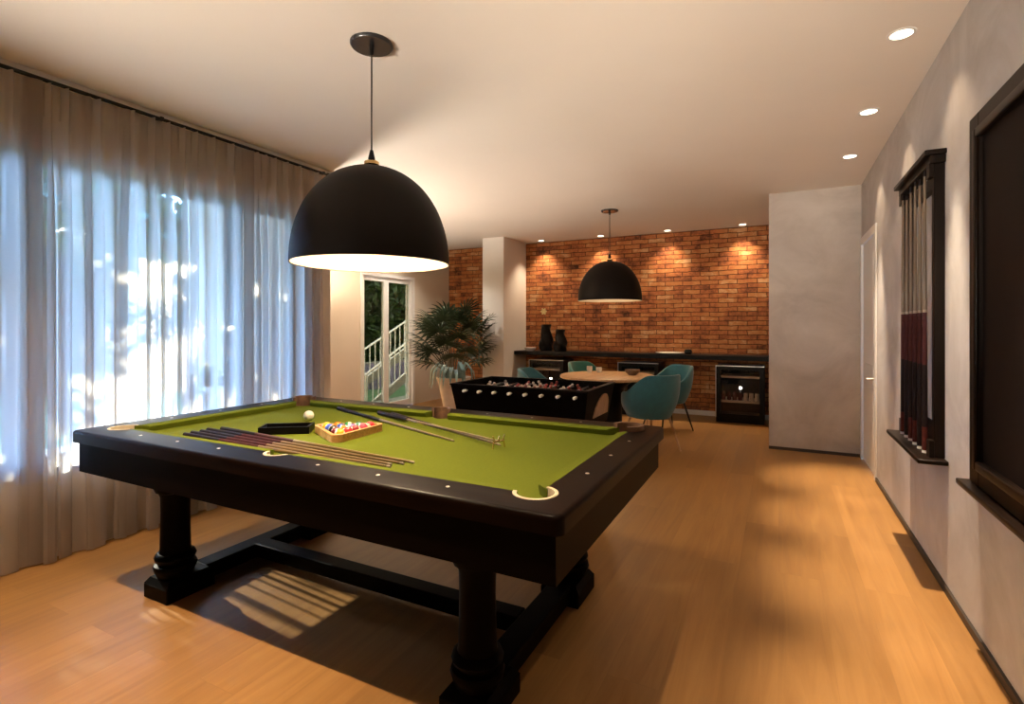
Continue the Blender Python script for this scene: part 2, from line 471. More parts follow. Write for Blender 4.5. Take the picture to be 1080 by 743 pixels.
# return wall and alcove wall with the glass door
struct('wall_return', box(BM(), XA - T, XL - T, YJ - T, YJ, 0, H), M['cream'])
GY0, GY1, GH = 5.76, 7.02, 2.10
b = BM(); box(b, XA - T, XA, YJ, GY0, 0, H); box(b, XA - T, XA, GY1, YB, 0, H); box(b, XA - T, XA, GY0, GY1, GH, H)
struct('wall_alcove', b, M['cream'])
# plaster box at the far right, and the white column
BX0, BY0 = -.09, 6.185
struct('wall_box', box(BM(), BX0, XR, BY0, YB, 0, H), M['concrete_box'])
struct('column', box(BM(), -4.21, -3.83, 7.235, YB, 0, H), M['white'])
# skirtings
struct('baseboard_right', box(BM(), XR - .012, XR, YF, DY0, 0, .035), M['darktrim'])
struct('baseboard_box', box(BM(), BX0, XR - .013, BY0 - .012, BY0, 0, .03), M['darktrim'])
struct('baseboard_back', box(BM(), -3.82, BX0 - .004, YB - .014, YB, 0, .07), M['white'])
struct('baseboard_left', box(BM(), XL, XL + .012, YF, YJ, 0, .07), M['cream'])

struct('trim_1', box(BM(), XL, XL + .03, YF, YJ, 2.655, H - .001), M['white'])
# window behind the curtain
w = thing('window_1', None, None, (XL, 1, 0)); w['kind'] = 'structure'
b = BM()
fx0, fx1 = XL - .10, XL - .05
box(b, fx0, fx1, WY0, WY1, WZ0, WZ0 + .06); box(b, fx0, fx1, WY0, WY1, WZ1 - .06, WZ1)
box(b, fx0, fx1, WY0, WY0 + .05, WZ0 + .06, WZ1 - .06); box(b, fx0, fx1, WY1 - .05, WY1, WZ0 + .06, WZ1 - .06)
for y in (1.33, 2.60): box(b, fx0, fx1, y - .06, y + .06, WZ0 + .06, WZ1 - .06)
part('window_frame', b, M['winframe'], w)
ys = [WY0 + .05, 1.33, 2.60, WY1 - .05]
for i in range(3):
    part('window_pane', box(BM(), XL - .078, XL - .072, ys[i] + (.06 if i else 0), ys[i + 1] - (.06 if i < 2 else 0), WZ0 + .06, WZ1 - .06), M['glass'], w)
part('window_sill', box(BM(), XL - .05, XL + .0, WY0, WY1, WZ0 - .03, WZ0), M['white'], w)

# glass double door in the alcove
d = thing('door_1', None, None, (XA, 6.4, 0)); d['kind'] = 'structure'
b = BM()
box(b, XA - T, XA + .015, GY0, GY0 + .05, 0, GH); box(b, XA - T, XA + .015, GY1 - .05, GY1, 0, GH); box(b, XA - T, XA + .015, GY0 + .05, GY1 - .05, GH - .05, GH)
part('door_frame', b, M['white'], d)
gm = (GY0 + GY1) / 2 - .04
for (a, c) in ((GY0 + .05, gm), (gm, GY1 - .05)):
    b = BM()
    st = .055
    box(b, XA - .07, XA - .02, a, a + st, .01, GH - .05); box(b, XA - .07, XA - .02, c - st, c, .01, GH - .05)
    box(b, XA - .07, XA - .02, a + st, c - st, .01, .10); box(b, XA - .07, XA - .02, a + st, c - st, GH - .12, GH - .05)
    lf = part('door_leaf', b, M['white'], d)
    part('door_glass', box(BM(), XA - .048, XA - .042, a + st, c - st, .10, GH - .12), M['doorglass'], lf)
b = BM(); tube(b, [(XA - .02, GY1 - .08, 1.02), (XA + .03, GY1 - .08, 1.02), (XA + .03, GY1 - .19, 1.02)], .008); box(b, XA - .02, XA - .012, GY1 - .095, GY1 - .065, .94, 1.1)
part('door_handle', b, M['chrome'], d, label='small steel lever handle')

# white door in the right wall
d = thing('door_2', None, None, (XR, 5.7, 0)); d['kind'] = 'structure'
b = BM()
box(b, XR - .012, XR + T, DY0, DY0 + .07, 0, DH); box(b, XR - .012, XR + T, DY1 - .07, DY1, 0, DH); box(b, XR - .012, XR + T, DY0 + .07, DY1 - .07, DH - .07, DH)
part('door_frame', b, M['white'], d)
b = BM(); box(b, XR + .004, XR + .045, DY0 + .075, DY1 - .075, .008, DH - .075, .003)
box(b, XR + .001, XR + .006, DY0 + .20, DY1 - .20, .25, .95, .002); box(b, XR + .001, XR + .006, DY0 + .20, DY1 - .20, 1.10, 1.95, .002)
lf = part('door_leaf', b, M['white'], d)
part('door_handle', tube(BM(), [(XR + .006, DY0 + .17, .84), (XR - .045, DY0 + .17, .84), (XR - .045, DY0 + .29, .84)], .009), M['chrome'], lf, label='steel lever handle', smooth=True)
part('key_plate', box(BM(), XR - .004, XR + .006, DY0 + .145, DY0 + .195, .735, .785, .004), M['chrome'], lf)

# ------------------------------------------------------------------ curtains
def curtain(y0, y1, seed, label, bands=(), shift=0.0):
    """pleated sheer; bands = (y, width) where the cloth is folded back on itself"""
    rnd = random.Random(seed)
    bm = BM()
    path = []                                   # (y, extra x, fold phase)
    step = .0065
    y = y0
    q = 0.0
    bl = sorted(bands)
    while y < y1:
        path.append((y, 0.0, q))
        if bl and y >= bl[0][0]:
            w_ = bl[0][1]; bl = bl[1:]
            n = max(6, int(w_ / step))
            for k in range(n): path.append((y + w_ * (k + 1) / n, .022 * math.sin(math.pi * min(1, (k + 1) / n * 1.2) / 2), q))
            for k in range(n): path.append((y + w_ * (1 - (k + 1) / n), .022 - .018 * (k + 1) / n, q))
            for k in range(n): path.append((y + w_ * (k + 1) / n, .004 - .020 * (k + 1) / n + (.016 * (k + 1) / n) * ((k + 1) / n), q))
            y += w_
        w = .118 * (1 + .28 * math.sin(y * 9.1 + seed) + .16 * math.sin(y * 23.7 + 2 * seed))
        y += step; q += step / w
    path.append((y1, 0.0, q))
    ph = [rnd.uniform(-.5, .5) for _ in range(120)]; am = [rnd.uniform(.55, 1.15) for _ in range(120)]
    zt, zb, nz = 2.625, .012, 28
    grid = []
    for j in range(nz + 1):
        t = j / nz
        z = zt + (zb - zt) * t
        row = []
        for (y, xo, q) in path:
            k = int(q); f = q - k
            pw = ph[k % 120] + (ph[(k + 1) % 120] - ph[k % 120]) * (f * f * (3 - 2 * f))
            a = am[k % 120] + (am[(k + 1) % 120] - am[k % 120]) * f
            pinch = .046 * math.exp(-((f - .5) / .085) ** 2) + .008 * math.sin(4 * math.pi * f)
            wave = math.sin(2 * math.pi * (q + .30 * pw * min(1, t * 2)) - 1.57) * a + .38 * math.sin(math.pi * q + 2 * pw) * t
            wt_ = max(0.0, 1 - t / .20) ** 1.2
            x = pinch * wt_ + .036 * wave * (1 - wt_)
            yy = y + (.020 * math.sin(4 * math.pi * q + pw) * min(1, t * 3)) * (1 - wt_)
            yy = min(yy, y1 + .004); yy = max(yy, y0 - .004) if abs(y - y0) < .05 else yy
            x = max(-.055, min(.060, x + xo)) + shift
            row.append(bm.verts.new((-3.566 + x + .010 * t * math.sin(q * 1.3), yy, z)))
        grid.append(row)
    for j in range(nz):
        for i in range(len(path) - 1):
            bm.faces.new((grid[j][i], grid[j][i + 1], grid[j + 1][i + 1], grid[j + 1][i]))
    return single('curtain', bm, M['curtain'], label, 'curtain', (-3.57, (y0 + y1) / 2, 0), group='sheer curtains along the window', smooth=True)
curtain(-1.45, 1.318, 3, 'sheer taupe curtain panel at the left edge of the photo, nearer the viewer', ((-.35, .05), (.62, .04)))
curtain(1.296, 3.325, 11, 'sheer taupe pleated curtain panel behind the pool table, ending beside the big pendant', ((1.302, .066), (1.56, .03), (1.755, .04), (2.57, .075), (3.15, .05)))
cr = thing('curtain_rod', 'thin black curtain rod running under the ceiling above the sheer curtains', 'curtain rod', (-3.575, 1, 2.645))
part('rod', tube(BM(), [(-3.575, -1.55, 2.645), (-3.575, 3.40, 2.645)], .011, 12), M['blackmetal'], cr, smooth=True)
for s, y in ((-1, -1.55), (1, 3.40)):
    part('finial', tube(BM(), [(-3.575, y, 2.645), (-3.575, y + s * .02, 2.645), (-3.575, y + s * .05, 2.645)], [.016, .02, .013], 12), M['blackmetal'], cr, smooth=True)
for y in (-1.0, .6, 2.0, 3.36):
    part('bracket', box(BM(), XL - .0, -3.566, y - .01, y + .01, 2.636, 2.66), M['blackmetal'], cr)

# ------------------------------------------------------------------ pool table
X0, X1, Y0, Y1 = -3.0, -.53, 1.30, 2.64           # apron
RX0, RX1, RY0, RY1 = -3.025, -.505, 1.275, 2.667  # rail outside
IX0, IX1, IY0, IY1 = -2.875, -.637, 1.418, 2.532  # cushion back line
ZT, ZB = .80, .60
MX = (IX0 + IX1) / 2
pt = thing('pool_table', 'big dark wooden pool table with bright green cloth on trestle legs', 'pool table', ((X0 + X1) / 2, (Y0 + Y1) / 2, 0))
CR, MR = .070, .058
pock = []                                          # (cx, cy, radius, start, end, name)
def arc(cx, cy, r, a0, a1, n=16):
    return [(cx + r * math.cos(R(a0 + (a1 - a0) * i / n)), cy + r * math.sin(R(a0 + (a1 - a0) * i / n))) for i in range(n + 1)]
cd = .012
corner = {'nl': (IX0 + cd, IY0 + cd, 225), 'nr': (IX1 - cd, IY0 + cd, 315), 'fr': (IX1 - cd, IY1 - cd, 45), 'fl': (IX0 + cd, IY1 - cd, 135)}
half = 180 - math.degrees(math.acos(cd / CR)) + 0    # arc reaches the cushion line
def carc(k, r=CR):
    cx, cy, m = corner[k]
    h = 90 - math.degrees(math.asin(cd / CR)) + 45
    h = 45 + math.degrees(math.acos(cd / CR))
    return arc(cx, cy, r, m - h, m + h, 20)
def marc(which, r=MR):
    if which == 'n': return arc(MX, IY0 + .004, r, 184, 356, 18)
    return arc(MX, IY1 - .004, r, 4, 176, 18)
inner = carc('nl') + marc('n') + carc('nr') + carc('fr') + marc('f') + carc('fl')
rr = .03
outer = arc(RX0 + rr, RY0 + rr, rr, 180, 270, 6) + arc(RX1 - rr, RY0 + rr, rr, 270, 360, 6) + arc(RX1 - rr, RY1 - rr, rr, 0, 90, 6) + arc(RX0 + rr, RY1 - rr, rr, 90, 180, 6)
b = ring_fill(BM(), outer, [inner], .745, ZT - .745)
es = [e for e in b.edges if all(abs(v.co.z - ZT) < 1e-5 for v in e.verts) and len(e.link_faces) == 2 and e.calc_face_angle(0) > .5
      and all(v.co.x < RX0 + .032 or v.co.x > RX1 - .032 or v.co.y < RY0 + .032 or v.co.y > RY1 - .032 for v in e.verts)]
bmesh.ops.bevel(b, geom=es, offset=.016, segments=4, affect='EDGES', profile=.6)
part('rail', b, M['railwood'], pt, smooth=True)
b = ring_fill(BM(), [(X0, Y0), (X1, Y0), (X1, Y1), (X0, Y1)], [[(X0 + .03, Y0 + .03), (X1 - .03, Y0 + .03), (X1 - .03, Y1 - .03), (X0 + .03, Y1 - .03)]], ZB, .745 - ZB)
box(b, X0 + .03, X1 - .03, Y0 + .03, Y1 - .03, ZB + .01, ZB + .03)
part('apron', b, M['darkwood'], pt)
# slate bed with the cloth, notched at the pockets
bed = []
g = .012
for k, seq in (('nl', 0), ('n', 0), ('nr', 0), ('fr', 0), ('f', 0), ('fl', 0)):
    if k in corner:
        cx, cy, m = corner[k]
        h = 50
        pts = arc(cx, cy, .055, m + 180 + h, m + 180 - h, 12)
        bed += pts
    else:
        y = IY0 + .004 if k == 'n' else IY1 - .004
        bed += arc(MX, y - (.02 if k == 'n' else -.02), .05, 155 if k == 'n' else 335, 25 if k == 'n' else 205, 10)
b = ring_fill(BM(), bed, [], .735, .03)
part('cloth_bed', b, M['cloth'], pt)
# cushions: six mitred strips of cloth
def cushion(p, q, nrm, ma, mb):
    """p,q = back-line ends, nrm = inward normal, ma/mb = mitre at each end"""
    p, q, n = Vector((*p, 0)), Vector((*q, 0)), Vector((*nrm, 0))
    d = (q - p).normalized()
    bm = BM()
    prof = [(-.004, .766, 0), (-.004, .7995, 0), (.006, .7995, .1), (.040, .797, .9), (.046, .790, 1), (.036, .766, .8)]
    A = [bm.verts.new(p + n * o + d * ma * f + Vector((0, 0, z))) for o, z, f in prof]
    B = [bm.verts.new(q + n * o - d * mb * f + Vector((0, 0, z))) for o, z, f in prof]
    for i in range(len(prof)):
        j = (i + 1) % len(prof)
        bm.faces.new((A[i], A[j], B[j], B[i]))
    bm.faces.new(A[::-1]); bm.faces.new(B)
    return bm
cg, mg = .062, .060
for p, q, n, ma, mb in (((IX0 + cg, IY0), (MX - mg, IY0), (0, 1), .045, .018), ((MX + mg, IY0), (IX1 - cg, IY0), (0, 1), .018, .045),
                        ((IX0 + cg, IY1), (MX - mg, IY1), (0, -1), .045, .018), ((MX + mg, IY1), (IX1 - cg, IY1), (0, -1), .018, .045),
                        ((IX0, IY0 + cg), (IX0, IY1 - cg), (1, 0), .045, .045), ((IX1, IY0 + cg), (IX1, IY1 - cg), (-1, 0), .045, .045)):
    part('cushion', cushion(p, q, n, ma, mb), M['cloth'], pt, smooth=False)
# pockets: liner ring on the rail plus a leather cup
def liner(pts_in, pts_out, z0, z1):
    bm = BM(); n = len(pts_in)
    V = [[bm.verts.new((x, y, z)) for x, y in P] for P, z in ((pts_in, z0), (pts_in, z1), (pts_out, z1), (pts_out, z0))]
    for r in range(4):
        A, B = V[r], V[(r + 1) % 4]
        for i in range(n - 1): bm.faces.new((A[i], A[i + 1], B[i + 1], B[i]))
    for i in (0, n - 1): bm.faces.new([V[r][i] for r in range(4)])
    return bm
for k in corner:
    near = k[0] == 'n'
    lr = part('pocket_liner', liner(carc(k, CR - .012), carc(k, CR - .0005) if near else carc(k, CR + .006), .74, ZT + (.002 if near else .022)), M['cream_leather'] if near else M['brown_leather'], pt,
              label='cream pocket rim' if near else 'raised brown leather pocket', smooth=True)
    cx, cy, m = corner[k]
    part('pocket_cup', lathe(BM(), [(0, .63), (.052, .64), (.058, .734), (.055, .734), (.05, .645), (0, .636)], (cx, cy, 0), 20), M['blackhole'], lr, smooth=True)
for k in ('n', 'f'):
    near = k == 'n'
    lr = part('pocket_liner', liner(marc(k, MR - .013), marc(k, MR - .0005) if near else marc(k, MR + .005), .74, ZT + (.002 if near else .02)), M['cream_leather'] if near else M['brown_leather'], pt,
              label='cream middle pocket rim' if near else 'raised brown leather middle pocket', smooth=True)
    cy = IY0 - .012 if near else IY1 + .012
    part('pocket_cup', lathe(BM(), [(0, .63), (.04, .64), (.044, .734), (.041, .734), (.038, .645), (0, .636)], (MX, cy, 0), 20), M['blackhole'], lr, smooth=True)
# sight dots
half_l = (IX1 - IX0) / 8
dots = []
for i in (1, 2, 3, 5, 6, 7):
    for y in (IY0 - .058, IY1 + .058): dots.append((IX0 + half_l * i, y))
for i in (1, 2, 3):
    for x in (IX0 - .065, IX1 + .060): dots.append((x, IY0 + (IY1 - IY0) / 4 * i))
for x, y in dots:
    part('sight_dot', lathe(BM(), [(0, ZT + .0012), (.0065, ZT + .0012), (.0075, ZT - .001)], (x, y, 0), 12), M['pearl'], pt)
# trestle legs
LXs = (-2.62, -.91); LYs = (1.53, 2.41)
prof = [(.074, .085), (.078, .10), (.090, .125), (.094, .14), (.090, .152), (.074, .160), (.084, .170), (.090, .185), (.084, .20), (.070, .208), (.066, .225), (.064, .30), (.062, .40), (.064, .475), (.070, .49), (.072, .498), (.084, .503), (.092, .52), (.094, .545), (.104, .56), (.110, .585), (.110, .602)]
for lx in LXs:
    for ly in LYs:
        s = -1 if ly < 2 else 1
        b = lathe(BM(), prof, (lx, ly, 0), 16, R(11.25))
        lg = part('leg', b, M['darkwood'], pt, smooth=True)
        b = BM()
        ya, yb = (ly - .095, ly + .14) if s < 0 else (ly - .14, ly + .095)
        box(b, lx - .095, lx + .095, ya, yb, 0, .068, .006)
        hexa(b, (lx - .095, lx + .095, ya + .002, yb - .002), (lx - .075, lx + .075, ya + .02, yb - .02), .067, .094)
        part('foot_block', b, M['darkwood'], lg)
for lx in LXs:
    part('sled_beam', box(BM(), lx - .052, lx + .052, LYs[0] + .12, LYs[1] - .12, .018, .095, .006), M['darkwood'], pt)
part('stretcher', box(BM(), LXs[0] + .05, LXs[1] - .05, 1.925, 2.015, .03, .10, .006), M['darkwood'], pt)

# ---- things on the table
ZC = .7652
b = BM(); ball(b, (-2.36, 2.11, ZC + .0286), .0286)
single('cue_ball', b, M['ivory'], 'ivory white cue ball alone on the green cloth behind the black tray', 'ball', (-2.36, 2.11, ZC + .0286), smooth=True)
# triangle rack
tcx, tcy, tr = -1.90, 1.925, .222
ang = [R(182), R(302), R(62)]
def tri(r, rnd=.035):
    pts = []
    for a in ang:
        cx, cy = tcx + (r - 2 * rnd) * math.cos(a), tcy + (r - 2 * rnd) * math.sin(a)
        pts += [(cx + rnd * math.cos(a + R(t)), cy + rnd * math.sin(a + R(t))) for t in (-60, -40, -20, 0, 20, 40, 60)]
    return pts
trk = single('triangle_rack', ring_fill(BM(), tri(tr, .036), [tri(tr - .032, .028)], ZC, .036), M['rackpine'], 'honey coloured wooden triangle rack full of pool balls on the green cloth', 'ball rack', (tcx, tcy, ZC))
balls = [('solid yellow', (.72, .42, .02), 0), ('solid orange', (.75, .22, .02), 0), ('striped yellow', (.75, .45, .03), 1), ('solid maroon', (.16, .02, .02), 0),
         ('solid blue', (.02, .04, .25), 0), ('striped green', (.03, .18, .06), 1), ('solid red', (.55, .03, .03), 0), ('solid black', (.012, .012, .012), 0),
         ('striped orange', (.75, .25, .03), 1), ('striped red', (.55, .03, .04), 1), ('solid green', (.02, .13, .05), 0), ('striped maroon', (.25, .02, .03), 1),
         ('solid pink-red', (.62, .06, .10), 0), ('striped purple', (.14, .03, .18), 1), ('striped blue', (.03, .06, .35), 1)]
order = [0, 1, 14, 5, 4, 7, 10, 13, 8, 3, 9, 12, 11, 6, 2]   # from the left corner of the rack, row by row
ax = Vector((math.cos(ang[0]), math.sin(ang[0]), 0)); side = Vector((-ax.y, ax.x, 0))
BR = .0262
idx = 0
apex = Vector((tcx, tcy, 0)) + ax * (4 * BR * 2 / math.sqrt(3) * 1.0)
rowstep = BR * math.sqrt(3) * 1.01
first_ball = None
for row in range(5):
    for k in range(row + 1):
        p = apex - ax * rowstep * row + side * ((k - row / 2) * BR * 2.02)
        nm, colr, st = balls[order[idx]]; idx += 1
        mat = stripe_mat('ball_' + nm.replace(' ', '_').replace('-', '_'), colr) if st else plain('ball_' + nm.replace(' ', '_').replace('-', '_'), colr, .02, 10, rough=.12, coat=.5)
        b = BM(); ball(b, (0, 0, 0), BR, 18, 12)
        o = part('pool_ball', b, mat, smooth=True)
        o.location = (p.x, p.y, ZC + BR)
        o.rotation_euler = (random.uniform(0, 3), random.uniform(-.6, .6), random.uniform(0, 3))
        props(o, nm + ' pool ball lying inside the wooden triangle rack', 'ball', 'pool balls in the triangle rack')
# black tray
tr_ = thing('chalk_tray', 'open black rectangular tray on the green cloth in front of the white cue ball', 'tray', (-2.205, 1.835, ZC), R(36))
b = BM(); L2, W2 = .12, .062
ring_fill(b, [(-L2, -W2), (L2, -W2), (L2, W2), (-L2, W2)], [[(-L2 + .012, -W2 + .012), (L2 - .012, -W2 + .012), (L2 - .012, W2 - .012), (-L2 + .012, W2 - .012)]], 0, .036)
part('tray_wall', b, M['black'], tr_, local=True)
part('tray_base', box(BM(), -L2 + .012, L2 - .012, -W2 + .012, W2 - .012, 0, .006), M['black'], tr_, local=True)
# cues on the table
def cue(p, q, label, group, wrap='maroon', z=ZC, rb=.0115, rt=.0044, name='pool_cue'):
    p, q = Vector((*p, z + rb + .0005)), Vector((*q, z + rt + .0005))
    o = thing(name, label, 'cue', p, 0, group)
    def seg(a, c, mat, nm, lbl=None, ends=(1, 1)):
        ra, rc = rb + (rt - rb) * a, rb + (rt - rb) * c
        part(nm, tube(BM(), [p.lerp(q, a), p.lerp(q, c)], [ra, rc], 12), M[mat], o, label=lbl, smooth=True)
    seg(.0, .22, 'butt', 'butt'); seg(.2205, .44, wrap, 'wrap', 'maroon wrap' if wrap == 'maroon' else None)
    seg(.4405, .985, 'ashshaft', 'shaft', 'pale wooden shaft'); seg(.9855, 1.0, 'joint', 'tip', 'pale ferrule')
    return o
near = [((-2.545, 1.530), (-1.325, 1.520), 'nearest to the near rail'), ((-2.555, 1.572), (-1.300, 1.548), 'second from the near rail'), ((-2.545, 1.612), (-1.320, 1.577), 'in the middle of the five'),
        ((-2.56, 1.655), (-1.285, 1.608), 'fourth from the near rail'), ((-2.525, 1.705), (-1.262, 1.640), 'farthest from the near rail')]
for p, q, w_ in near:
    cue(p, q, 'pool cue lying along the near cushion, ' + w_ , 'five cues side by side on the cloth')
cue((-2.494, 2.462), (-1.335, 2.03), 'pool cue with white tip lying slantwise behind the triangle rack', None, 'butt')
cue((-2.05, 2.452), (-1.105, 2.055), 'pool cue lying beside the bridge stick, tip against the bridge head', None, 'butt', z=ZC)
# bridge stick (spider rest)
br_ = thing('bridge_stick', 'long mechanical bridge stick with a raised spider head on the green cloth', 'cue rest', (-2.13, 2.44, ZC))
pA, pB = Vector((-2.14, 2.44, ZC + .0135)), Vector((-1.085, 2.005, ZC + .032))
part('handle', tube(BM(), [pA, pA.lerp(pB, .30)], [.0125, .0105], 12), M['butt'], br_, label='thick dark handle', smooth=True)
part('stick', tube(BM(), [pA.lerp(pB, .301), pB], [.0065, .005], 10), M['ashshaft'], br_, smooth=True)
dv = (pB - pA).normalized(); dv.z = 0; dv.normalize(); sv = Vector((-dv.y, dv.x, 0))
b = BM(); c0 = pB.copy(); c0.z = 0
zz = lambda h: Vector((0, 0, ZC + h))
for s in (-1, 1):
    tube(b, [c0 + sv * s * .034 + zz(.002), c0 + sv * s * .028 + zz(.028), c0 + sv * s * .026 + zz(.042), c0 + sv * s * .032 + zz(.058)], .0032, 8)
tube(b, [c0 - sv * .028 + zz(.032), c0 + zz(.034), c0 + sv * .028 + zz(.032)], .0042, 8)
tube(b, [c0 + zz(.032), c0 + zz(.046), c0 + sv * .004 + zz(.056)], .0032, 8)
part('bridge_head', b, M['brass'], br_, label='brass spider head', smooth=True)

# ------------------------------------------------------------------ pendants
def pendant(x, y, label, power):
    p = thing('pendant_lamp', label, 'lamp', (x, y, H), 0, 'black dome pendants')
    part('ceiling_canopy', lathe(BM(), [(0, H - .001), (.104, H - .001), (.104, H - .010), (.098, H - .018), (0, H - .018)], (x, y, 0), 36), M['canopy'], p, smooth=True)
    part('canopy_grip', lathe(BM(), [(0, H - .018), (.012, H - .018), (.010, H - .055), (0, H - .058)], (x, y, 0), 14), M['black'], p, smooth=True)
    part('cable', tube(BM(), [(x, y, H - .05), (x, y, 2.165)], .0038, 8), M['blackmetal'], p, smooth=True)
    part('cable_cone', lathe(BM(), [(0, 2.172), (.008, 2.17), (.016, 2.135), (.018, 2.116), (0, 2.116)], (x, y, 0), 16), M['black'], p, smooth=True)
    part('brass_collar', lathe(BM(), [(0, 2.117), (.030, 2.116), (.036, 2.112), (.036, 2.098), (.030, 2.094), (.022, 2.080), (0, 2.078)], (x, y, 0), 20), M['brass'], p, label='brass collar', smooth=True)
    zr, zt, rad = 1.605, 2.084, .381
    po = []; n = 26
    for i in range(n + 1):
        a = math.pi / 2 * i / n
        po.append((rad * math.cos(a) ** .92 if i < n else 0, zr + (zt - zr) * math.sin(a) ** .96))
    sh = part('shade', lathe(BM(), po, (x, y, 0), 64), M['shade_out'], p, smooth=True)
    pi_ = [(max(0, r - .006) if r > .01 else 0, z - .006 if i else z) for i, (r, z) in enumerate(po)]
    b = lathe(BM(), pi_, (x, y, 0), 64)
    lathe(b, [(rad - .006, zr), (rad + .001, zr - .002), (rad + .001, zr)], (x, y, 0), 64)
    part('shade_lining', b, M['shade_in'], sh, label='white inside of shade', smooth=True)
    part('bulb_holder', lathe(BM(), [(0, 2.07), (.025, 2.07), (.025, 1.98), (0, 1.98)], (x, y, 0), 16), M['black'], p, smooth=True)
    part('bulb', lathe(BM(), [(0, 1.84), (.03, 1.85), (.05, 1.88), (.052, 1.905), (.035, 1.95), (.02, 1.98), (0, 1.98)], (x, y, 0), 20), M['bulb'], p, smooth=True)
    l = bpy.data.lights.new('pendant_light', 'POINT'); l.energy = power; l.color = (1, .78, .50); l.shadow_soft_size = .06
    lo = bpy.data.objects.new('pendant_light', l); COL.objects.link(lo); lo.parent = p; lo.location = (0, 0, 1.79 - H)
pendant(-1.796, 1.995, 'large black dome pendant with brass collar hanging above the green pool table', 78)
pendant(-1.82, 6.18, 'black dome pendant hanging above the dining table near the brick wall', 14)

# ------------------------------------------------------------------ downlights
def downlight(x, y, label, power, group, half=46, blend=.35, rad=.047, core=0, chalf=15, col=(1, .74, .48)):
    d = thing('downlight', label, 'light', (x, y, H), 0, group)
    part('trim_ring', lathe(BM(), [(rad, H - .001), (rad, H - .004), (rad + .010, H - .004), (rad + .013, H - .001), (rad + .013, H)], (x, y, 0), 28), M['white'], d, smooth=True)
    part('lens', lathe(BM(), [(0, H - .0025), (rad, H - .0025)], (x, y, 0), 28), M['lens'], d)
    l = bpy.data.lights.new('downlight_spot', 'SPOT'); l.energy = power; l.color = col
    l.spot_size = R(half * 2); l.spot_blend = blend; l.shadow_soft_size = .02
    lo = bpy.data.objects.new('downlight_spot', l); COL.objects.link(lo); lo.parent = d; lo.location = (0, 0, -.008)
    if core:
        l = bpy.data.lights.new('downlight_core', 'SPOT'); l.energy = core; l.color = (1, .80, .57)
        l.spot_size = R(chalf * 2); l.spot_blend = 1.0; l.shadow_soft_size = .02
        lo = bpy.data.objects.new('downlight_core', l); COL.objects.link(lo); lo.parent = d; lo.location = (0, 0, -.008)
PR, PB, PF = 16, 85, 215
for y, w_ in ((5.11, 'farthest of the three seen beside the right wall'), (4.10, 'middle one of the three seen beside the right wall'), (3.08, 'largest and nearest of the three seen beside the right wall'),
              (2.06, 'outside the photo, above the dark framed board'), (1.04, 'outside the photo, nearest to the viewer')):
    downlight(.525, y, 'round recessed downlight, ' + w_, PR, 'downlights along the right wall', half=44, blend=.6, core=620, chalf=16)
for x, w_ in ((-3.47, 'beside the white column'), (-2.46, 'left of the far pendant cable'), (-1.45, 'right of the far pendant'), (-.44, 'beside the grey plaster box')):
    downlight(x, 7.87, 'small recessed downlight by the brick wall, ' + w_, PB, 'downlights along the brick wall', half=48, blend=.8)
for x, w_ in ((-2.95, 'by the curtains'), (-1.9, 'in the middle'), (-.85, 'by the right wall')):
    downlight(x, .76, 'recessed downlight outside the photo before the pool table, ' + w_, PF, 'downlights in front of the pool table', 40, .7)

for x, y, w_ in ((-4.85, 5.30, 'over the glass door'), (-4.70, 6.40, 'over the potted palm')):  # added out of sight to lift the alcove wall and column
    downlight(x, y, 'added fill downlight in the alcove ceiling hidden by the big pendant, ' + w_, 110, 'added fill downlights in the alcove', 60, .6, col=(1, .86, .72) if y > 6 else (1, .74, .48))
# ------------------------------------------------------------------ added fill lamps, out of view, brightening the ceiling
def uplighter(x, y, label, power, hgt=.95):  # added fill light shining up, no such source seen
    p = thing('fill_uplighter', label, 'lamp', (x, y, 0), 0, None)
    part('base', lathe(BM(), [(0, 0), (.14, 0), (.14, .012), (.03, .025), (0, .025)], (x, y, 0), 28), M['blackmetal'], p, smooth=True)
    part('pole', tube(BM(), [(x, y, .02), (x, y, hgt - .06)], .012, 12), M['blackmetal'], p, smooth=True)
    part('bowl', lathe(BM(), [(0, hgt - .07), (.05, hgt - .06), (.13, hgt), (.16, hgt + .05), (.152, hgt + .05), (.12, hgt + .006), (.045, hgt - .045), (0, hgt - .05)], (x, y, 0), 32), M['shade_in'], p, smooth=True)
    part('bulb', ball(BM(), (x, y, hgt + .0), .035), M['bulb'], p, smooth=True)
    l = bpy.data.lights.new('fill_uplight', 'SPOT'); l.energy = power; l.color = UPC; l.spot_size = R(146); l.spot_blend = .3; l.shadow_soft_size = .15
    lo = bpy.data.objects.new('fill_uplight', l); COL.objects.link(lo); lo.parent = p; lo.location = (0, 0, hgt + .06); lo.rotation_euler = (R(180), 0, 0)
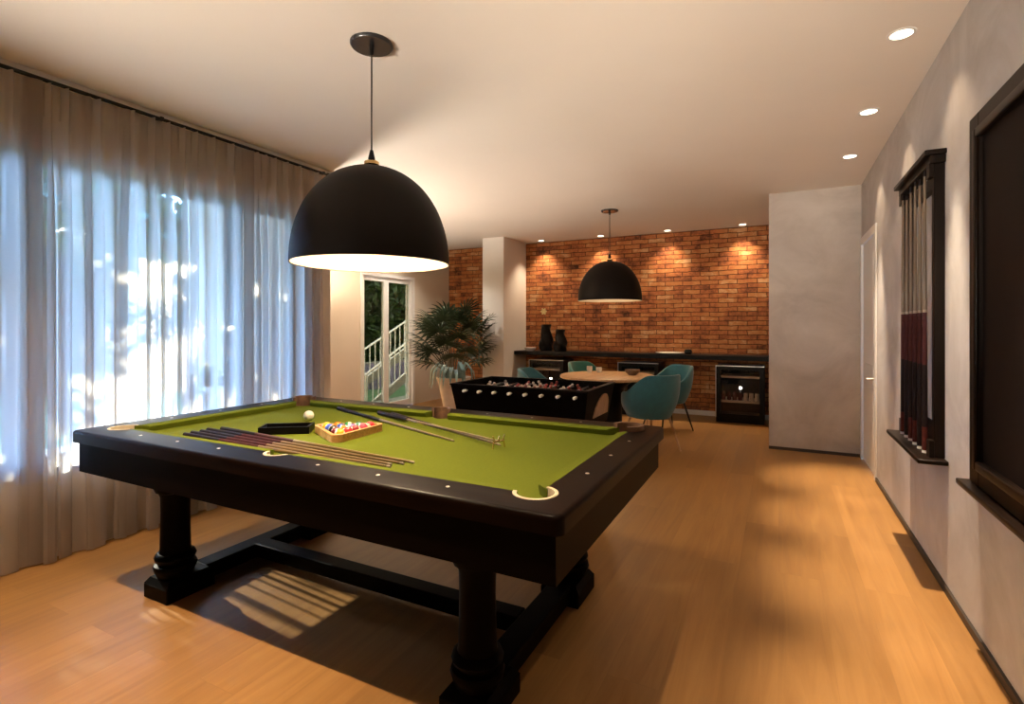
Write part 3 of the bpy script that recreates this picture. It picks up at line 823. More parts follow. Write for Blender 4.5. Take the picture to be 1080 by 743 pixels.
def fill_spot(x, y, target, label, power, half):  # added unseen fill light for the ceiling, modelled as a floor lamp
    p = thing('fill_spot_lamp', label, 'lamp', (x, y, 0))
    hz = 1.25
    part('base', lathe(BM(), [(0, 0), (.15, 0), (.15, .012), (.03, .025), (0, .025)], (x, y, 0), 28), M['blackmetal'], p, smooth=True)
    part('pole', tube(BM(), [(x, y, .02), (x, y, hz - .03)], .012, 12), M['blackmetal'], p, smooth=True)
    dv_ = (Vector(target) - Vector((x, y, hz))).normalized(); c = Vector((x, y, hz))
    part('head', tube(BM(), [c - dv_ * .10, c - dv_ * .09, c + dv_ * .05], [.03, .07, .08], 24), M['blackmetal'], p, smooth=True)
    part('lamp_lens', tube(BM(), [c + dv_ * .0505, c + dv_ * .053], [.07, .07], 24), M['bulb'], p)
    l = bpy.data.lights.new('fill_spot_light', 'SPOT'); l.energy = power; l.color = (1, .87, .71); l.spot_size = R(half * 2); l.spot_blend = .9; l.shadow_soft_size = .07
    lo = bpy.data.objects.new('fill_spot_light', l); COL.objects.link(lo); lo.parent = p; lo.location = c + dv_ * .06 - Vector((x, y, 0)); lo.rotation_euler = dv_.to_track_quat('-Z', 'Y').to_euler()
fill_spot(-.15, -1.35, (-.25, 4.6, 2.95), 'tall added fill spot behind the viewer, unseen, aimed at the far ceiling', 800, 25)
UPC = (1, .885, .74)
UP = 2.0
fill_spot(-2.75, -1.40, (-2.2, 1.5, 2.7), 'added fill spot behind the viewer by the curtained wall, aimed at the ceiling', 560, 27)
fill_spot(-1.15, -1.40, (-1.0, 1.7, 2.7), 'added fill spot behind the viewer in the middle, aimed at the ceiling', 290, 27)
uplighter(-4.72, 3.95, 'added fill uplighter in the alcove, unseen behind the end of the curtains', 200 * UP)

# ------------------------------------------------------------------ cue rack on the right wall
RY_0, RY_1 = 3.235, 4.015
ck = thing('cue_rack', 'tall dark wooden cue rack mounted on the grey right wall', 'cue rack', (XR, (RY_0 + RY_1) / 2, .62))
b = BM()
box(b, .645, XR, RY_0 - .005, RY_1 + .005, 2.145, 2.17, .004)
box(b, .668, XR, RY_0 + .012, RY_1 - .012, 2.105, 2.146, .004)
part('crown', b, M['rackwood'], ck)
b = BM()
box(b, .610, XR, 3.20, 4.04, .622, .645, .006, 3)
part('bottom_shelf', b, M['rackwood'], ck, smooth=True)
for y in (RY_0 + .03, RY_1 - .075):
    b = BM()
    box(b, .688, XR, y, y + .045, .645, 2.106, .003)
    box(b, .668, .689, y - .008, y + .053, .645, .73, .003)
    box(b, .668, .689, y - .008, y + .053, 2.04, 2.106, .003)
    part('upright', b, M['rackwood'], ck)
part('clip_rail', box(BM(), .700, XR, RY_0 + .075, RY_1 - .075, 2.00, 2.07, .003), M['rackwood'], ck)
part('back_board', box(BM(), .722, XR, RY_0 + .075, RY_1 - .075, .645, .80, .002), M['rackwood'], ck)
n_c = 6
names = ['closest to the near upright', 'second from the near upright', 'third from the near upright', 'fourth from the near upright', 'fifth from the near upright', 'beside the far upright']
for i in range(n_c):
    y = RY_0 + .135 + i * (RY_1 - RY_0 - .25) / (n_c - 1)
    x = .672
    ht = [2.10, 2.08, 2.10, 2.09, 2.07, 2.09][i]
    o = thing('wall_cue', 'pool cue standing upright in the wall rack, ' + names[i], 'cue', (x, y, .6455), 0, 'cues standing in the wall rack')
    def sg(z0, z1, r0, r1, mat, nm, lb=None): part(nm, tube(BM(), [(x, y, z0), (x, y, z1)], [r0 * .82, r1 * .82], 12), M[mat], o, label=lb, smooth=True)
    sg(.646, .66, .0155, .0155, 'ivory', 'bumper', 'pale bumper'); sg(.6602, .78, .0155, .015, 'redbutt' if i in (0, 2, 3, 5) else 'butt', 'butt', 'red butt' if i in (0, 2, 3, 5) else None)
    sg(.7802, 1.10, .015, .0135, 'butt', 'grip'); sg(1.1002, 1.37, .0135, .012, 'maroon', 'forearm', 'maroon forearm')
    sg(1.3702, 1.384, .012, .012, 'joint', 'joint_ring', 'pale joint ring'); sg(1.3842, ht - .03, .0118, .007, 'ashshaft_z', 'shaft', 'pale wooden shaft'); sg(ht - .0298, ht, .007, .0065, 'butt', 'tip')

# ------------------------------------------------------------------ framed board on the right wall
fb = thing('wall_board', 'large dark board in a dark wooden frame with a ledge, at the right edge of the photo', 'board', (XR, 2.0, .64))
BY0_, BY1_, BZ0, BZ1 = 1.20, 2.775, .665, 2.145
b = BM(); fx = .700
for (a, c, e, f) in ((BY0_, BY0_ + .11, BZ0, BZ1), (BY1_ - .11, BY1_, BZ0, BZ1), (BY0_ + .11, BY1_ - .11, BZ1 - .10, BZ1), (BY0_ + .11, BY1_ - .11, BZ0, BZ0 + .10)):
    box(b, fx, XR, a, c, e, f, .004)
part('frame', b, M['framewood'], fb)
b = BM()
for (a, c, e, f) in ((BY0_ + .075, BY0_ + .112, BZ0 + .065, BZ1 - .065), (BY1_ - .112, BY1_ - .075, BZ0 + .065, BZ1 - .065), (BY0_ + .112, BY1_ - .112, BZ1 - .102, BZ1 - .065), (BY0_ + .112, BY1_ - .112, BZ0 + .065, BZ0 + .102)):
    box(b, fx - .012, fx + .004, a, c, e, f, .006, 3)
part('moulding', b, M['rackwood'], fb, smooth=True)
part('board_panel', box(BM(), XR - .018, XR - .002, BY0_ + .105, BY1_ - .105, BZ0 + .095, BZ1 - .095), M['board'], fb)
part('ledge', box(BM(), .662, XR, BY0_ - .03, BY1_ + .03, .640, .664, .006, 3), M['rackwood'], fb, smooth=True)

# ------------------------------------------------------------------ foosball table
FX0, FX1, FY0, FY1, FZ = -2.385, -1.216, 3.58, 4.27, .82
fo = thing('foosball_table', 'dark wooden foosball table behind the pool table', 'foosball table', ((FX0 + FX1) / 2, (FY0 + FY1) / 2, 0))
def tap(x0, x1, y0, y1, i): return (x0 + i, x1 - i, y0 + i, y1 - i)
b = BM()
zb = .52; ins = .05; wt = .035
o_lo, o_hi = tap(FX0, FX1, FY0, FY1, ins), (FX0, FX1, FY0, FY1)
def quadring(bm, z0, z1, lo, hi, lo2, hi2):
    def lp(r, z): return [bm.verts.new((x, y, z)) for x, y in ((r[0], r[2]), (r[1], r[2]), (r[1], r[3]), (r[0], r[3]))]
    A, B, C, D = lp(lo, z0), lp(hi, z1), lp(hi2, z1), lp(lo2, z0)
    for P, Q in ((A, B), (B, C), (C, D), (D, A)):
        for i in range(4):
            j = (i + 1) % 4
            bm.faces.new((P[i], P[j], Q[j], Q[i]))
quadring(b, zb, FZ, o_lo, o_hi, tap(*o_lo, wt), tap(*o_hi, wt))
box(b, o_lo[0] + .01, o_lo[1] - .01, o_lo[2] + .01, o_lo[3] - .01, zb, zb + .02)
part('cabinet', b, M['darkwood'], fo)
part('playing_field', box(BM(), FX0 + wt + .012, FX1 - wt - .012, FY0 + wt + .012, FY1 - wt - .012, .685, .70), M['field'], fo)
b = BM()
quadring(b, FZ + .0005, FZ + .012, tap(FX0, FX1, FY0, FY1, -.006), tap(FX0, FX1, FY0, FY1, -.004), tap(FX0, FX1, FY0, FY1, wt), tap(FX0, FX1, FY0, FY1, wt))
part('top_rim', b, M['darkwood'], fo)
# pale curved panel on the right end
b = BM()
pv = []
for i in range(15):
    t = i / 14
    pv.append((FY0 + .22 + .36 * t, .60 + .19 * (1 - (2 * t - 1) ** 2) ** .5 * (.75 + .25 * t)))
prev = None
fx_at = lambda z: FX1 - ins * (FZ - z) / (FZ - zb)
top_ = [b.verts.new((fx_at(z) + .010, y, z)) for y, z in pv]; bot_ = [b.verts.new((fx_at(.60) + .010, y, .60 - .0)) for y, z in pv]
topi = [b.verts.new((fx_at(z) - .002, y, z)) for y, z in pv]; boti = [b.verts.new((fx_at(.60) - .002, y, .60)) for y, z in pv]
for i in range(14):
    for A, B in ((top_, bot_), (topi, boti), (top_, topi), (bot_, boti)):
        try: b.faces.new((A[i], A[i + 1], B[i + 1], B[i]))
        except ValueError: pass
bmesh.ops.remove_doubles(b, verts=b.verts, dist=1e-5)
part('end_panel', b, M['endpanel'], fo, label='pale wooden panel on right end')
for lx in (FX0 + .11, FX1 - .11):
    for ly in (FY0 + .11, FY1 - .11):
        part('leg', hexa(BM(), (lx - .032, lx + .032, ly - .032, ly + .032), (lx - .045, lx + .045, ly - .045, ly + .045), 0, zb + .005), M['darkwood'], fo)
counts = [1, 2, 3, 5, 5, 3, 2, 1]; team = [0, 0, 1, 0, 1, 0, 1, 1]
for i in range(8):
    x = -2.23 + i * (.93 / 7); zr = .782
    rod = part('rod', tube(BM(), [(x, FY0 - .045, zr), (x, FY1 + .06, zr)], .0075, 10), M['chrome'], fo, smooth=True)
    part('rod_handle', tube(BM(), [(x, FY0 - .012, zr), (x, FY0 - .02, zr), (x, FY0 - .05, zr), (x, FY0 - .056, zr)], [.0105, .012, .012, .009], 14), M['ivory'], rod, label='white rod end', smooth=True)
    n = counts[i]
    for k in range(n):
        y = (FY0 + FY1) / 2 + (k - (n - 1) / 2) * min(.2, .46 / max(1, n - 1) if n > 1 else 0)
        b = BM()
        tilt = (.55, -.4, .8, -.6, .35, .9, -.5, .6)[i]
        box(b, -.011, .011, -.016, .016, -.022, .026, .005); ball(b, (0, 0, .040), .012, 10, 8)
        hexa(b, (-.013, .013, -.011, .011), (-.007, .007, -.012, .012), -.078, -.020)
        bmesh.ops.rotate(b, verts=b.verts, cent=(0, 0, 0), matrix=Matrix.Rotation(tilt, 3, 'Y'))
        bmesh.ops.translate(b, verts=b.verts, vec=(x, y, zr))
        part('player', b, M['redplayer'] if team[i] else M['whiteplayer'], rod, smooth=True)

# ------------------------------------------------------------------ dining set
TCX, TCY = -1.71, 5.70
dt = thing('dining_table', 'round light wooden dining table with a black pedestal below the far pendant', 'table', (TCX, TCY, 0))
part('tabletop', lathe(BM(), [(0, .718), (.505, .718), (.52, .724), (.524, .735), (.52, .748), (.512, .752), (0, .752)], (TCX, TCY, 0), 64), M['tablewood'], dt, smooth=True)
part('pedestal', lathe(BM(), [(0, 0), (.30, 0), (.30, .015), (.26, .03), (.19, .07), (.165, .20), (.165, .45), (.20, .62), (.30, .70), (.31, .7175), (0, .7175)], (TCX, TCY, 0), 40), M['black'], dt, smooth=True)

def make_chair(name, label, mats, loc, rot, legmat):
    c = thing(name, label, 'chair', loc, rot, 'velvet tub chairs around the dining table')
    bm = BM()
    nphi, nt_ = 48, 14
    pm = R(128)
    def hgt(p):
        a = abs(p); t = min(1, max(0, (a - R(38)) / R(62))); t = t * t * (3 - 2 * t)
        return .80 - .185 * t - .05 * max(0, (a - R(100)) / R(28)) ** 2
    rows = []
    for j in range(nt_ + 1):
        t = j / nt_
        row = []
        for i in range(nphi + 1):
            p = -pm + 2 * pm * i / nphi
            z0 = .335
            z = z0 + (hgt(p) - z0) * t
            r = .205 + .098 * (1 - (1 - min(1, t * 1.25)) ** 2.2)
            r += .012 * t * math.cos(p)
            row.append(bm.verts.new((r * math.cos(p) * 1.0, r * math.sin(p) * 1.0, z)))
        rows.append(row)
    for j in range(nt_):
        for i in range(nphi):
            bm.faces.new((rows[j][i], rows[j][i + 1], rows[j + 1][i + 1], rows[j + 1][i]))
    o = part('tub_shell', bm, M[mats[0]], c, smooth=True, local=True)
    sd = o.modifiers.new('thickness', 'SOLIDIFY'); sd.thickness = .035; sd.offset = -1
    bv = o.modifiers.new('soft_edge', 'BEVEL'); bv.width = .012; bv.segments = 3; bv.limit_method = 'ANGLE'; bv.angle_limit = R(50)
    b2 = lathe(BM(), [(0, .325), (.17, .33), (.222, .345), (.240, .38), (.245, .42), (.235, .450), (.20, .465), (.10, .468), (0, .468)], (-.02, 0, 0), 32)
    part('seat_cushion', b2, M[mats[1]], c, smooth=True, local=True)
    for sx in (-1, 1):
        for sy in (-1, 1):
            part('leg', tube(BM(), [(sx * .14, sy * .14, .345), (sx * .225, sy * .215, .0)], [.014, .008], 10), M[legmat], c, smooth=True, local=True)
    return c
ch = [make_chair('dining_chair', 'large teal tub chair in front, its rounded back facing the pool table', ('teal', 'teal_seat'), (-1.215, 5.60, 0), R(-38), 'goldleg'),
      make_chair('dining_chair', 'blue tub chair against the brick wall, half hidden behind the front teal chair', ('teal', 'teal_seat'), (-1.25, 6.78, 0), R(45), 'blackmetal'),
      make_chair('dining_chair', 'blue tub chair seen just above the foosball table, in front of the left wine cooler', ('teal', 'teal_seat'), (-2.44, 5.62, 0), R(188), 'goldleg'),
      make_chair('dining_chair', 'green tub chair behind the far left side of the round dining table', ('teal_green', 'teal_green'), (-2.29, 6.88, 0), R(160), 'goldleg')]

# things on the dining table
def cup(x, y, label, h=.075, r=.034):
    single('cup', lathe(BM(), [(0, .7525), (r * .7, .7525), (r, .7525 + h * .5), (r, .7525 + h), (r - .004, .7525 + h), (r - .005, .7525 + h * .5), (r * .6, .758), (0, .758)], (x, y, 0), 20), M['ceramic'], label, 'cup', (x, y, .752), 'white cups on the dining table', True)
cup(-1.98, 5.90, 'small white cup on the dining table, left one of two')
cup(-1.885, 5.965, 'small white cup on the dining table, right one of two', .06, .036)
single('bowl', lathe(BM(), [(0, .7525), (.04, .7525), (.075, .785), (.085, .815), (.080, .815), (.07, .79), (.04, .762), (0, .760)], (-1.45, 5.80, 0), 24), M['brownbowl'], 'brown wooden bowl at the right side of the dining table', 'bowl', (-1.45, 5.80, .752), None, True)

# ------------------------------------------------------------------ counter with coolers
CY = 7.585
single('counter_shelf', box(BM(), -3.825, BX0 - .004, CY, YB - .002, .835, .895, .004), M['black'], 'long black counter shelf running along the brick wall', 'counter', (-1.95, 7.8, .835))
def cooler(x0, x1, label):
    zt = .765; y0, y1 = CY - .03, YB - .02
    c = thing('wine_cooler', label, 'wine cooler', ((x0 + x1) / 2, (y0 + y1) / 2, 0), 0, 'wine coolers under the counter')
    b = BM()
    box(b, x0, x0 + .03, y0 + .045, y1, 0, zt); box(b, x1 - .03, x1, y0 + .045, y1, 0, zt)
    box(b, x0 + .03, x1 - .03, y0 + .045, y1, zt - .03, zt); box(b, x0 + .03, x1 - .03, y0 + .045, y1, 0, .09); box(b, x0 + .03, x1 - .03, y1 - .02, y1, .09, zt - .03)
    part('cabinet', b, M['black'], c)
    b = BM(); fw = .055
    box(b, x0, x0 + fw, y0, y0 + .04, .07, zt); box(b, x1 - fw, x1, y0, y0 + .04, .07, zt); box(b, x0 + fw, x1 - fw, y0, y0 + .04, zt - fw, zt); box(b, x0 + fw, x1 - fw, y0, y0 + .04, .07, .07 + fw)
    dr = part('door', b, M['black'], c)
    part('door_glass', box(BM(), x0 + fw, x1 - fw, y0 + .015, y0 + .022, .07 + fw, zt - fw), M['coolglass'], dr)
    b = BM()
    box(b, x0 - .004, x0 + .006, y0 - .006, y0 + .004, .07, zt + .004); box(b, x0 + .006, x1 + .004, y0 - .006, y0 + .004, zt - .006, zt + .004)
    part('steel_edge', b, M['chrome'], dr, label='thin steel edge')
    for z in (.27, .60):
        part('shelf', box(BM(), x0 + .058, x1 - .058, y0 + .055, y1 - .04, z, z + .028), M['shelfwood'], c, label='pale wooden shelf')
    part('lamp', ball(BM(), ((x0 + x1) / 2, y0 + .20, .455), .018, 14, 10), M['coolerlamp'], c, label='round white light', smooth=True)
    part('lamp_stem', tube(BM(), [((x0 + x1) / 2, y0 + .20, .47), ((x0 + x1) / 2, y0 + .20, .602)], .004, 8), M['blackmetal'], c)
    return c, y0
cooler(-3.54, -2.96, 'wine cooler under the left end of the counter, partly hidden by a blue chair')
cooler(-2.10, -1.52, 'wine cooler under the middle of the counter, mostly hidden behind the dining table')
_, cy0 = cooler(-.755, -.165, 'wine cooler under the right end of the counter with bottles on its shelf')
ords = ['first from the left', 'second from the left', 'third from the left', 'fourth from the left, in the middle', 'third from the right', 'second from the right', 'rightmost']
for i in range(7):
    x = -.665 + i * .0685
    pale = i >= 4
    b = lathe(BM(), [(0, .2985), (.026, .2985), (.028, .31), (.028, .365), (.024, .385), (.014, .40), (.013, .415), (0, .416)] if not pale else [(0, .2985), (.024, .2985), (.028, .306), (.028, .39), (.023, .40), (0, .40)], (x, cy0 + .115, 0), 18)
    single('bottle' if not pale else 'drink_can', b, M['bottle_pale' if pale else 'bottle'], ('pale can' if pale else 'dark red bottle') + ' in the right wine cooler, ' + ords[i], 'can' if pale else 'bottle', (x, cy0 + .115, .298), 'drinks in the right wine cooler', True)
# vases and dishes on the counter
for (x, h, r, nm) in ((-3.35, .43, .098, 'taller'), (-3.105, .345, .095, 'shorter')):
    pr = [(0, .8955), (r * .9, .8955), (r * 1.05, .93)] + [(r * (1.05 - .25 * t + .12 * math.sin(t * 6)), .93 + (h - .035) * t) for t in [i / 16 for i in range(1, 17)]] + [(r * .55, .8955 + h), (r * .5, .8955 + h * .8), (0, .8955 + h * .8)]
    b = lathe(BM(), pr, (x, 7.80, 0), 32, 0, R(160), 3, .14)
    single('vase', b, M['black'], nm + ' of two twisted black vases on the counter shelf', 'vase', (x, 7.80, .8955), 'twisted black vases', True)
fl = thing('flower_stem', 'pale yellow blossom on a thin stem in the taller black vase', 'flower', (-3.35, 7.80, 1.30))
part('stem', tube(BM(), [(-3.35, 7.80, 1.245), (-3.355, 7.79, 1.40), (-3.37, 7.77, 1.53)], .004, 6), M['stem'], fl)
b = BM()
for k in range(6):
    a = k * math.pi / 3
    d_ = Vector((math.cos(a), -.35, math.sin(a))).normalized(); sd_ = Vector((-math.sin(a), 0, math.cos(a)))
    c0 = Vector((-3.372, 7.768, 1.535))
    strip(b, [c0, c0 + d_ * .03, c0 + d_ * .06], [.006, .022, .006], sd_, .2, Vector((0, -1, 0)))
part('blossom', b, M['petal'], fl, label='pale yellow petals')
single('dish', lathe(BM(), [(0, .8955), (.05, .8955), (.085, .925), (.10, .95), (.095, .95), (.08, .93), (.045, .903), (0, .902)], (-3.60, 7.72, 0), 28), M['ceramic'], 'white bowl on the left end of the counter beside the black vases', 'bowl', (-3.60, 7.72, .8955), None, True)
single('plate', lathe(BM(), [(0, .8955), (.10, .8955), (.20, .912), (.205, .918), (.198, .918), (.10, .903), (0, .903)], (-1.40, 7.80, 0), 32), M['ivory'], 'flat cream plate on the counter in front of the brick wall', 'plate', (-1.40, 7.80, .8955), None, True)
single('small_pot', lathe(BM(), [(0, .8955), (.04, .8955), (.055, .92), (.05, .95), (.035, .965), (0, .968)], (-1.15, 7.80, 0), 22), M['black'], 'small dark round pot beside the cream plate on the counter', 'pot', (-1.15, 7.80, .8955), None, True)

# ------------------------------------------------------------------ potted fan palm
PX, PY = -4.42, 6.72
pp = thing('potted_palm', 'potted fan palm with dark green leaves in a tall pale pot beside the white column', 'plant', (PX, PY, 0))
part('pot', lathe(BM(), [(0, 0), (.145, 0), (.15, .02), (.19, .22), (.245, .46), (.265, .52), (.245, .52), (.225, .46), (0, .455)], (PX, PY, 0), 36), M['pot'], pp, label='tall pale tapered pot', smooth=True)
part('soil', lathe(BM(), [(0, .47), (.22, .462)], (PX, PY, 0), 24), M['soil'], pp)
st = BM()
rnd = random.Random(21)
nfan = 38
for i in range(nfan):
    az = i * 2.39996 + rnd.uniform(-.3, .3)
    el = R(80 - 68 * ((i + .5) / nfan) ** .85)
    L = rnd.uniform(.46, .62) + .36 * math.sin(el)
    base = Vector((PX + .05 * math.cos(az), PY + .05 * math.sin(az), .46))
    d0 = Vector((math.cos(az) * math.cos(el), math.sin(az) * math.cos(el), math.sin(el)))
    rad = min(L * math.cos(el), .36)
    tip = base + Vector((math.cos(az) * rad, math.sin(az) * rad, L * math.sin(el) + .14))
    mid = base.lerp(tip, .5) + Vector((0, 0, .05))
    tube(st, [base, mid, tip], [.009, .006, .004], 6)
    b = BM()
    D = (tip - mid).normalized(); D = (D + Vector((math.cos(az), math.sin(az), 0)) * .35).normalized()
    S = D.cross(Vector((0, 0, 1))).normalized(); U = S.cross(D).normalized()
    LL = rnd.uniform(.31, .43)
    for k in range(15):
        a = R(-112 + 224 * k / 14)
        dd = (D * math.cos(a) + S * math.sin(a)); sd_ = (-D * math.sin(a) + S * math.cos(a))
        ln = LL * (1 - .22 * abs(a) / 2)
        pts = [tip + dd * ln * t + U * (-.10 * t * t * ln) - Vector((0, 0, 1)) * (.18 * t ** 3 * ln) for t in (0.03, .35, .7, 1)]
        strip(b, pts, [.004, .016, .013, .001], sd_, .35, U)
    for v in b.verts:
        v.co.x = max(XA + .03, min(v.co.x, -3.86 if v.co.y < 7.2 else -4.24)); v.co.y = min(v.co.y, YB - .02)
        if v.co.x > -4.24 and v.co.y > 7.2: v.co.y = 7.2
    part('fan_leaf', b, M['palm'], pp)
part('stems', st, M['stem'], pp)
b = BM()
for k in range(13):
    az = R(-170 + 15 * k)
    out = rnd.uniform(.16, .30); o_ = Vector((math.cos(az), math.sin(az), 0)); sd_ = Vector((-o_.y, o_.x, 0))
    c0 = Vector((PX, PY, .49)) + o_ * .12
    hh = rnd.uniform(.16, .28)
    pts = [c0, c0 + o_ * out * .45 + Vector((0, 0, hh)), c0 + o_ * out * .85 + Vector((0, 0, hh * .6)), c0 + o_ * out * 1.0 + Vector((0, 0, -hh * .5))]
    strip(b, pts, [.020, .030, .024, .002], sd_, .25)
part('drooping_leaves', b, M['agave'], pp, label='pale blue-green drooping leaves')

# ------------------------------------------------------------------ outside
struct('ground', box(BM(), -30, XA - T - .0, -16, 26, -.32, -.12), M['grass'])
struct('terrace', box(BM(), -7.0, XL - T - .01, -10, YJ - T - .01, -.119, -.02), M['patio'])
struct('door_terrace', box(BM(), -6.35, XA - T - .01, 4.5, 10.0, -.119, -.03), M['patio'])
def leaf_cloud(bm, c, r, n, size, rnd):
    for _ in range(n):
        while True:
            p = Vector((rnd.uniform(-1, 1), rnd.uniform(-1, 1), rnd.uniform(-1, 1)))
            if .25 < p.length < 1: break
        p = Vector((c[0] + p.x * r[0], c[1] + p.y * r[1], c[2] + p.z * r[2]))
        d_ = Vector((rnd.gauss(0, 1), rnd.gauss(0, 1), rnd.gauss(0, .7))).normalized(); s_ = d_.orthogonal().normalized()
        L = size * rnd.uniform(.7, 1.3)
        strip(bm, [p, p + d_ * L * .5, p + d_ * L], [.01, L * .24, .004], s_, .2, d_.cross(s_))
def tree(x, y, z, r, n, size, seed, label, cat='tree'):
    t = thing('garden_tree', label, cat, (x, y, -.12), 0, 'garden trees')
    rnd = random.Random(seed)
    b = BM(); leaf_cloud(b, (x, y, z), r, n, size, rnd)
    part('foliage', b, M['leafy'], t)
    b = BM(); tube(b, [(x, y, -.12), (x + .05, y - .04, z * .5), (x, y + .06, z + r[2] * .4)], [.11, .08, .04], 8)
    for k in range(5):
        a = k * 1.26; tube(b, [(x, y, z * .6), (x + r[0] * .5 * math.cos(a), y + r[1] * .5 * math.sin(a), z + .2)], [.04, .015], 6)
    part('trunk', b, M['trunk'], t)
tree(-7.3, -2.0, 2.9, (1.1, 1.4, 2.0), 2600, .17, 1, 'leafy garden tree behind the near left curtain')
tree(-7.5, 1.12, 3.75, (1.0, 1.05, 1.45), 4300, .17, 2, 'leafy garden tree behind the middle of the curtained window')
tree(-8.3, 3.45, 3.9, (.8, .5, .5), 420, .17, 6, 'small tree added to block sun behind the far end of the curtained window')  # added unseen crown, keeps a sun streak off the floor
tree(-10.7, 8.5, 2.0, (1.2, 1.55, 2.3), 5200, .20, 3, 'dark leafy tree seen through the left glass door pane')
tree(-10.3, 12.1, 2.0, (1.2, 1.6, 2.3), 5200, .20, 4, 'dark leafy tree seen through the right glass door pane')
tree(-11.2, 5.0, 3.0, (1.2, 1.3, 2.9), 3400, .24, 5, 'tall leafy tree far behind the garden railing')

hd = thing('garden_hedge', 'tall dark hedge closing the garden behind the trees, seen through the glass door', 'hedge', (-12.6, 11, -.12))
b = BM()
hr = random.Random(9)
for k in range(26):
    res = bmesh.ops.create_icosphere(b, subdivisions=3, radius=1.0)
    cx_, cy_, cz_ = -14.6 + hr.uniform(-.5, .5), 4.5 + k * .55, hr.uniform(1.2, 2.6)
    for v in res['verts']:
        n_ = 1 + .12 * math.sin(9 * v.co.x + k) * math.sin(8 * v.co.y) * math.cos(7 * v.co.z)
        v.co = Vector((cx_ + v.co.x * 1.1 * n_, cy_ + v.co.y * 1.2 * n_, max(-.12, cz_ + v.co.z * 2.7 * n_)))
part('hedge_core', b, M['leafy'], hd)
b = BM(); leaf_cloud(b, (-13.7, 11.0, 2.0), (1.0, 7.0, 3.2), 6000, .26, hr)
part('hedge_leaves', b, M['leafy'], hd)

def garden_palm(x, y, ht, seed, label, nfr=15, LF=1.5):
    t = thing('garden_palm', label, 'palm tree', (x, y, -.12), 0, 'garden palms outside the curtained window')
    rnd = random.Random(seed)
    part('trunk', tube(BM(), [(x, y, -.12), (x, y, ht * .5), (x, y, ht)], [.11, .085, .07], 10), M['trunk'], t)
    for i in range(nfr):
        az = i * 2.39996 + rnd.uniform(-.25, .25); el = R(rnd.uniform(15, 78))
        o_ = Vector((math.cos(az), math.sin(az), 0)); L = LF * rnd.uniform(.8, 1.1)
        pts = []
        for k in range(13):
            s = k / 12
            pts.append(Vector((x, y, ht)) + o_ * (L * math.cos(el) * s * (1 - .12 * s)) + Vector((0, 0, L * (math.sin(el) * s - .55 * s * s))))
        b = BM(); tube(b, pts, [.012 * (1 - .8 * k / 12) for k in range(13)], 5)
        for k in range(2, 13):
            for h in (0, .5):
                p = pts[k] if h == 0 or k == 12 else pts[k].lerp(pts[k + 1], .5)
                d0 = (pts[min(k + 1, 12)] - pts[k - 1]).normalized(); sd_ = d0.cross(Vector((0, 0, 1))).normalized()
                ll = .34 * math.sin(math.pi * (.18 + .74 * k / 12)) * LF / 1.5
                for sgn in (-1, 1):
                    dd = (d0 * .65 + sd_ * sgn).normalized()
                    strip(b, [p, p + dd * ll * .5, p + dd * ll - Vector((0, 0, .10 * ll / .34))], [.006, .016, .001], d0, .0)
        part('frond', b, M['frond'], t)
garden_palm(-5.25, 2.50, 2.05, 5, 'tall garden palm outside the window, behind the far curtain panel', 16, 1.0)
garden_palm(-5.15, .70, 1.55, 8, 'garden palm outside the window, behind the near edge of the far curtain panel', 15, 1.1)
garden_palm(-6.6, 2.98, 2.35, 23, 'tallest garden palm, standing farther out from the curtained window', 18, .98)
garden_palm(-4.62, 2.86, .72, 13, 'low garden palm outside the window, behind the far end of the curtain', 14, .55)

def railing(x, ya, za, yb, zb_, label):
    r = thing('stair_railing', label, 'railing', (x, (ya + yb) / 2, -.12), 0, 'white stair railings in the garden')
    part('handrail', tube(BM(), [(x, ya, za), (x, yb, zb_)], .022, 8), M['ceramic'], r)
    n = 13
    for k in range(n):
        s = (k + .5) / n; y = ya + (yb - ya) * s; z = za + (zb_ - za) * s
        part('baluster', tube(BM(), [(x, y, z - .6), (x, y, z)], .011, 6), M['ceramic'], r)
    part('bottom_rail', tube(BM(), [(x, ya, za - .6), (x, yb, zb_ - .6)], .016, 8), M['ceramic'], r)
    b = BM()
    vs_ = [b.verts.new((x + dx, y, z + dz)) for dx in (-.03, .03) for (y, z, dz) in ((ya, za, -.78), (ya, za, -.62), (yb, zb_, -.62), (yb, zb_, -.78))]
    b.faces.new(vs_[:4]); b.faces.new(vs_[4:][::-1])
    for i in range(4):
        j = (i + 1) % 4
        b.faces.new((vs_[i], vs_[i + 4], vs_[j + 4], vs_[j]))
    part('stringer', b, M['stone'], r)
    for y, z in ((ya + .02, za), (yb - .02, zb_)):
        part('post', tube(BM(), [(x, y, -.12), (x, y, z + .02)], .024, 8), M['ceramic'], r)
railing(-7.6, 7.5, .50, 9.6, 1.42, 'white stair railing seen through the left glass door pane')
railing(-6.8, 7.35, .38, 9.4, 1.34, 'white stair railing seen through the right glass door pane')
single('garden_wall', box(BM(), -8.9, -8.7, 5.5, 13.5, -.12, .42), M['stone'], 'low pale stone garden wall beyond the stair railings', 'wall', (-8.8, 9.5, -.12))
b = BM(); rnd = random.Random(3)
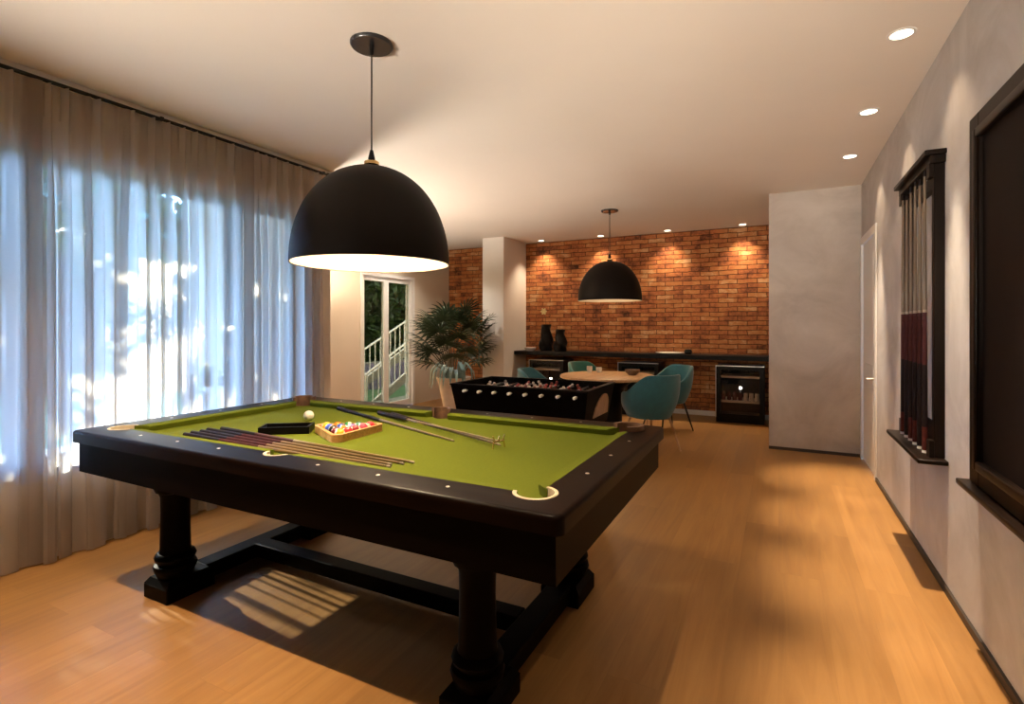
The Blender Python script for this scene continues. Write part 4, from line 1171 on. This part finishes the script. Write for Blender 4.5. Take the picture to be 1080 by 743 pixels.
for k in range(900):
    p = Vector((rnd.uniform(-8.6, -8.0), rnd.uniform(6, 13), -.12)); h = rnd.uniform(.3, .55)
    strip(b, [p, p + Vector((rnd.uniform(-.1, .1), rnd.uniform(-.1, .1), h))], [.02, .03], Vector((.3, 1, 0)).normalized())
single('lavender_bed', b, M['lavender'], 'purple lavender bed below the stair railings in the garden', 'flowers', (-8.3, 9.5, -.12), None, False, 'stuff')

# ------------------------------------------------------------------ light from outside
sun = bpy.data.lights.new('sun', 'SUN'); sun.energy = 26.0; sun.angle = R(.6); sun.color = (1, .90, .72)
so = bpy.data.objects.new('sun', sun); COL.objects.link(so)
so.rotation_euler = Vector((2.0, -.18, -1.0)).to_track_quat('-Z', 'Y').to_euler()
so.location = (-10, 3, 6)
wd = bpy.data.worlds.new('sky'); scn.world = wd; wd.use_nodes = True
N, L = wd.node_tree.nodes, wd.node_tree.links
bg = N['Background']
tc = N.new('ShaderNodeTexCoord'); sp = N.new('ShaderNodeSeparateXYZ'); rp = N.new('ShaderNodeValToRGB')
L.new(tc.outputs['Generated'], sp.inputs[0]); L.new(sp.outputs['Z'], rp.inputs['Fac'])
rp.color_ramp.elements[0].position = 0; rp.color_ramp.elements[0].color = (.34, .57, 1, 1)
rp.color_ramp.elements[1].position = .7; rp.color_ramp.elements[1].color = (.18, .40, 1, 1)
L.new(rp.outputs['Color'], bg.inputs['Color']); bg.inputs['Strength'].default_value = 31.0

# ------------------------------------------------------------------ camera
cam = bpy.data.cameras.new('camera'); co = bpy.data.objects.new('camera', cam); COL.objects.link(co)
cam.sensor_fit = 'HORIZONTAL'; cam.sensor_width = 36; cam.lens = 552 / 1080 * 36
cam.shift_y = -(371.5 - 344) / 1080
cam.clip_start = .05; cam.clip_end = 200
co.location = (0, 0, 1.30); co.rotation_euler = (R(90), 0, R(26.98))
scn.camera = co
vs = scn.view_settings
scn.display_settings.display_device = 'sRGB'
vs.view_transform = 'Standard'; vs.look = 'None'; vs.gamma = 1; vs.exposure = 0.0; vs.use_curve_mapping = False
scn.cycles.use_denoising = True
scn.cycles.max_bounces = 10; scn.cycles.diffuse_bounces = 6; scn.cycles.transparent_max_bounces = 16
scn.cycles.sample_clamp_indirect = 6
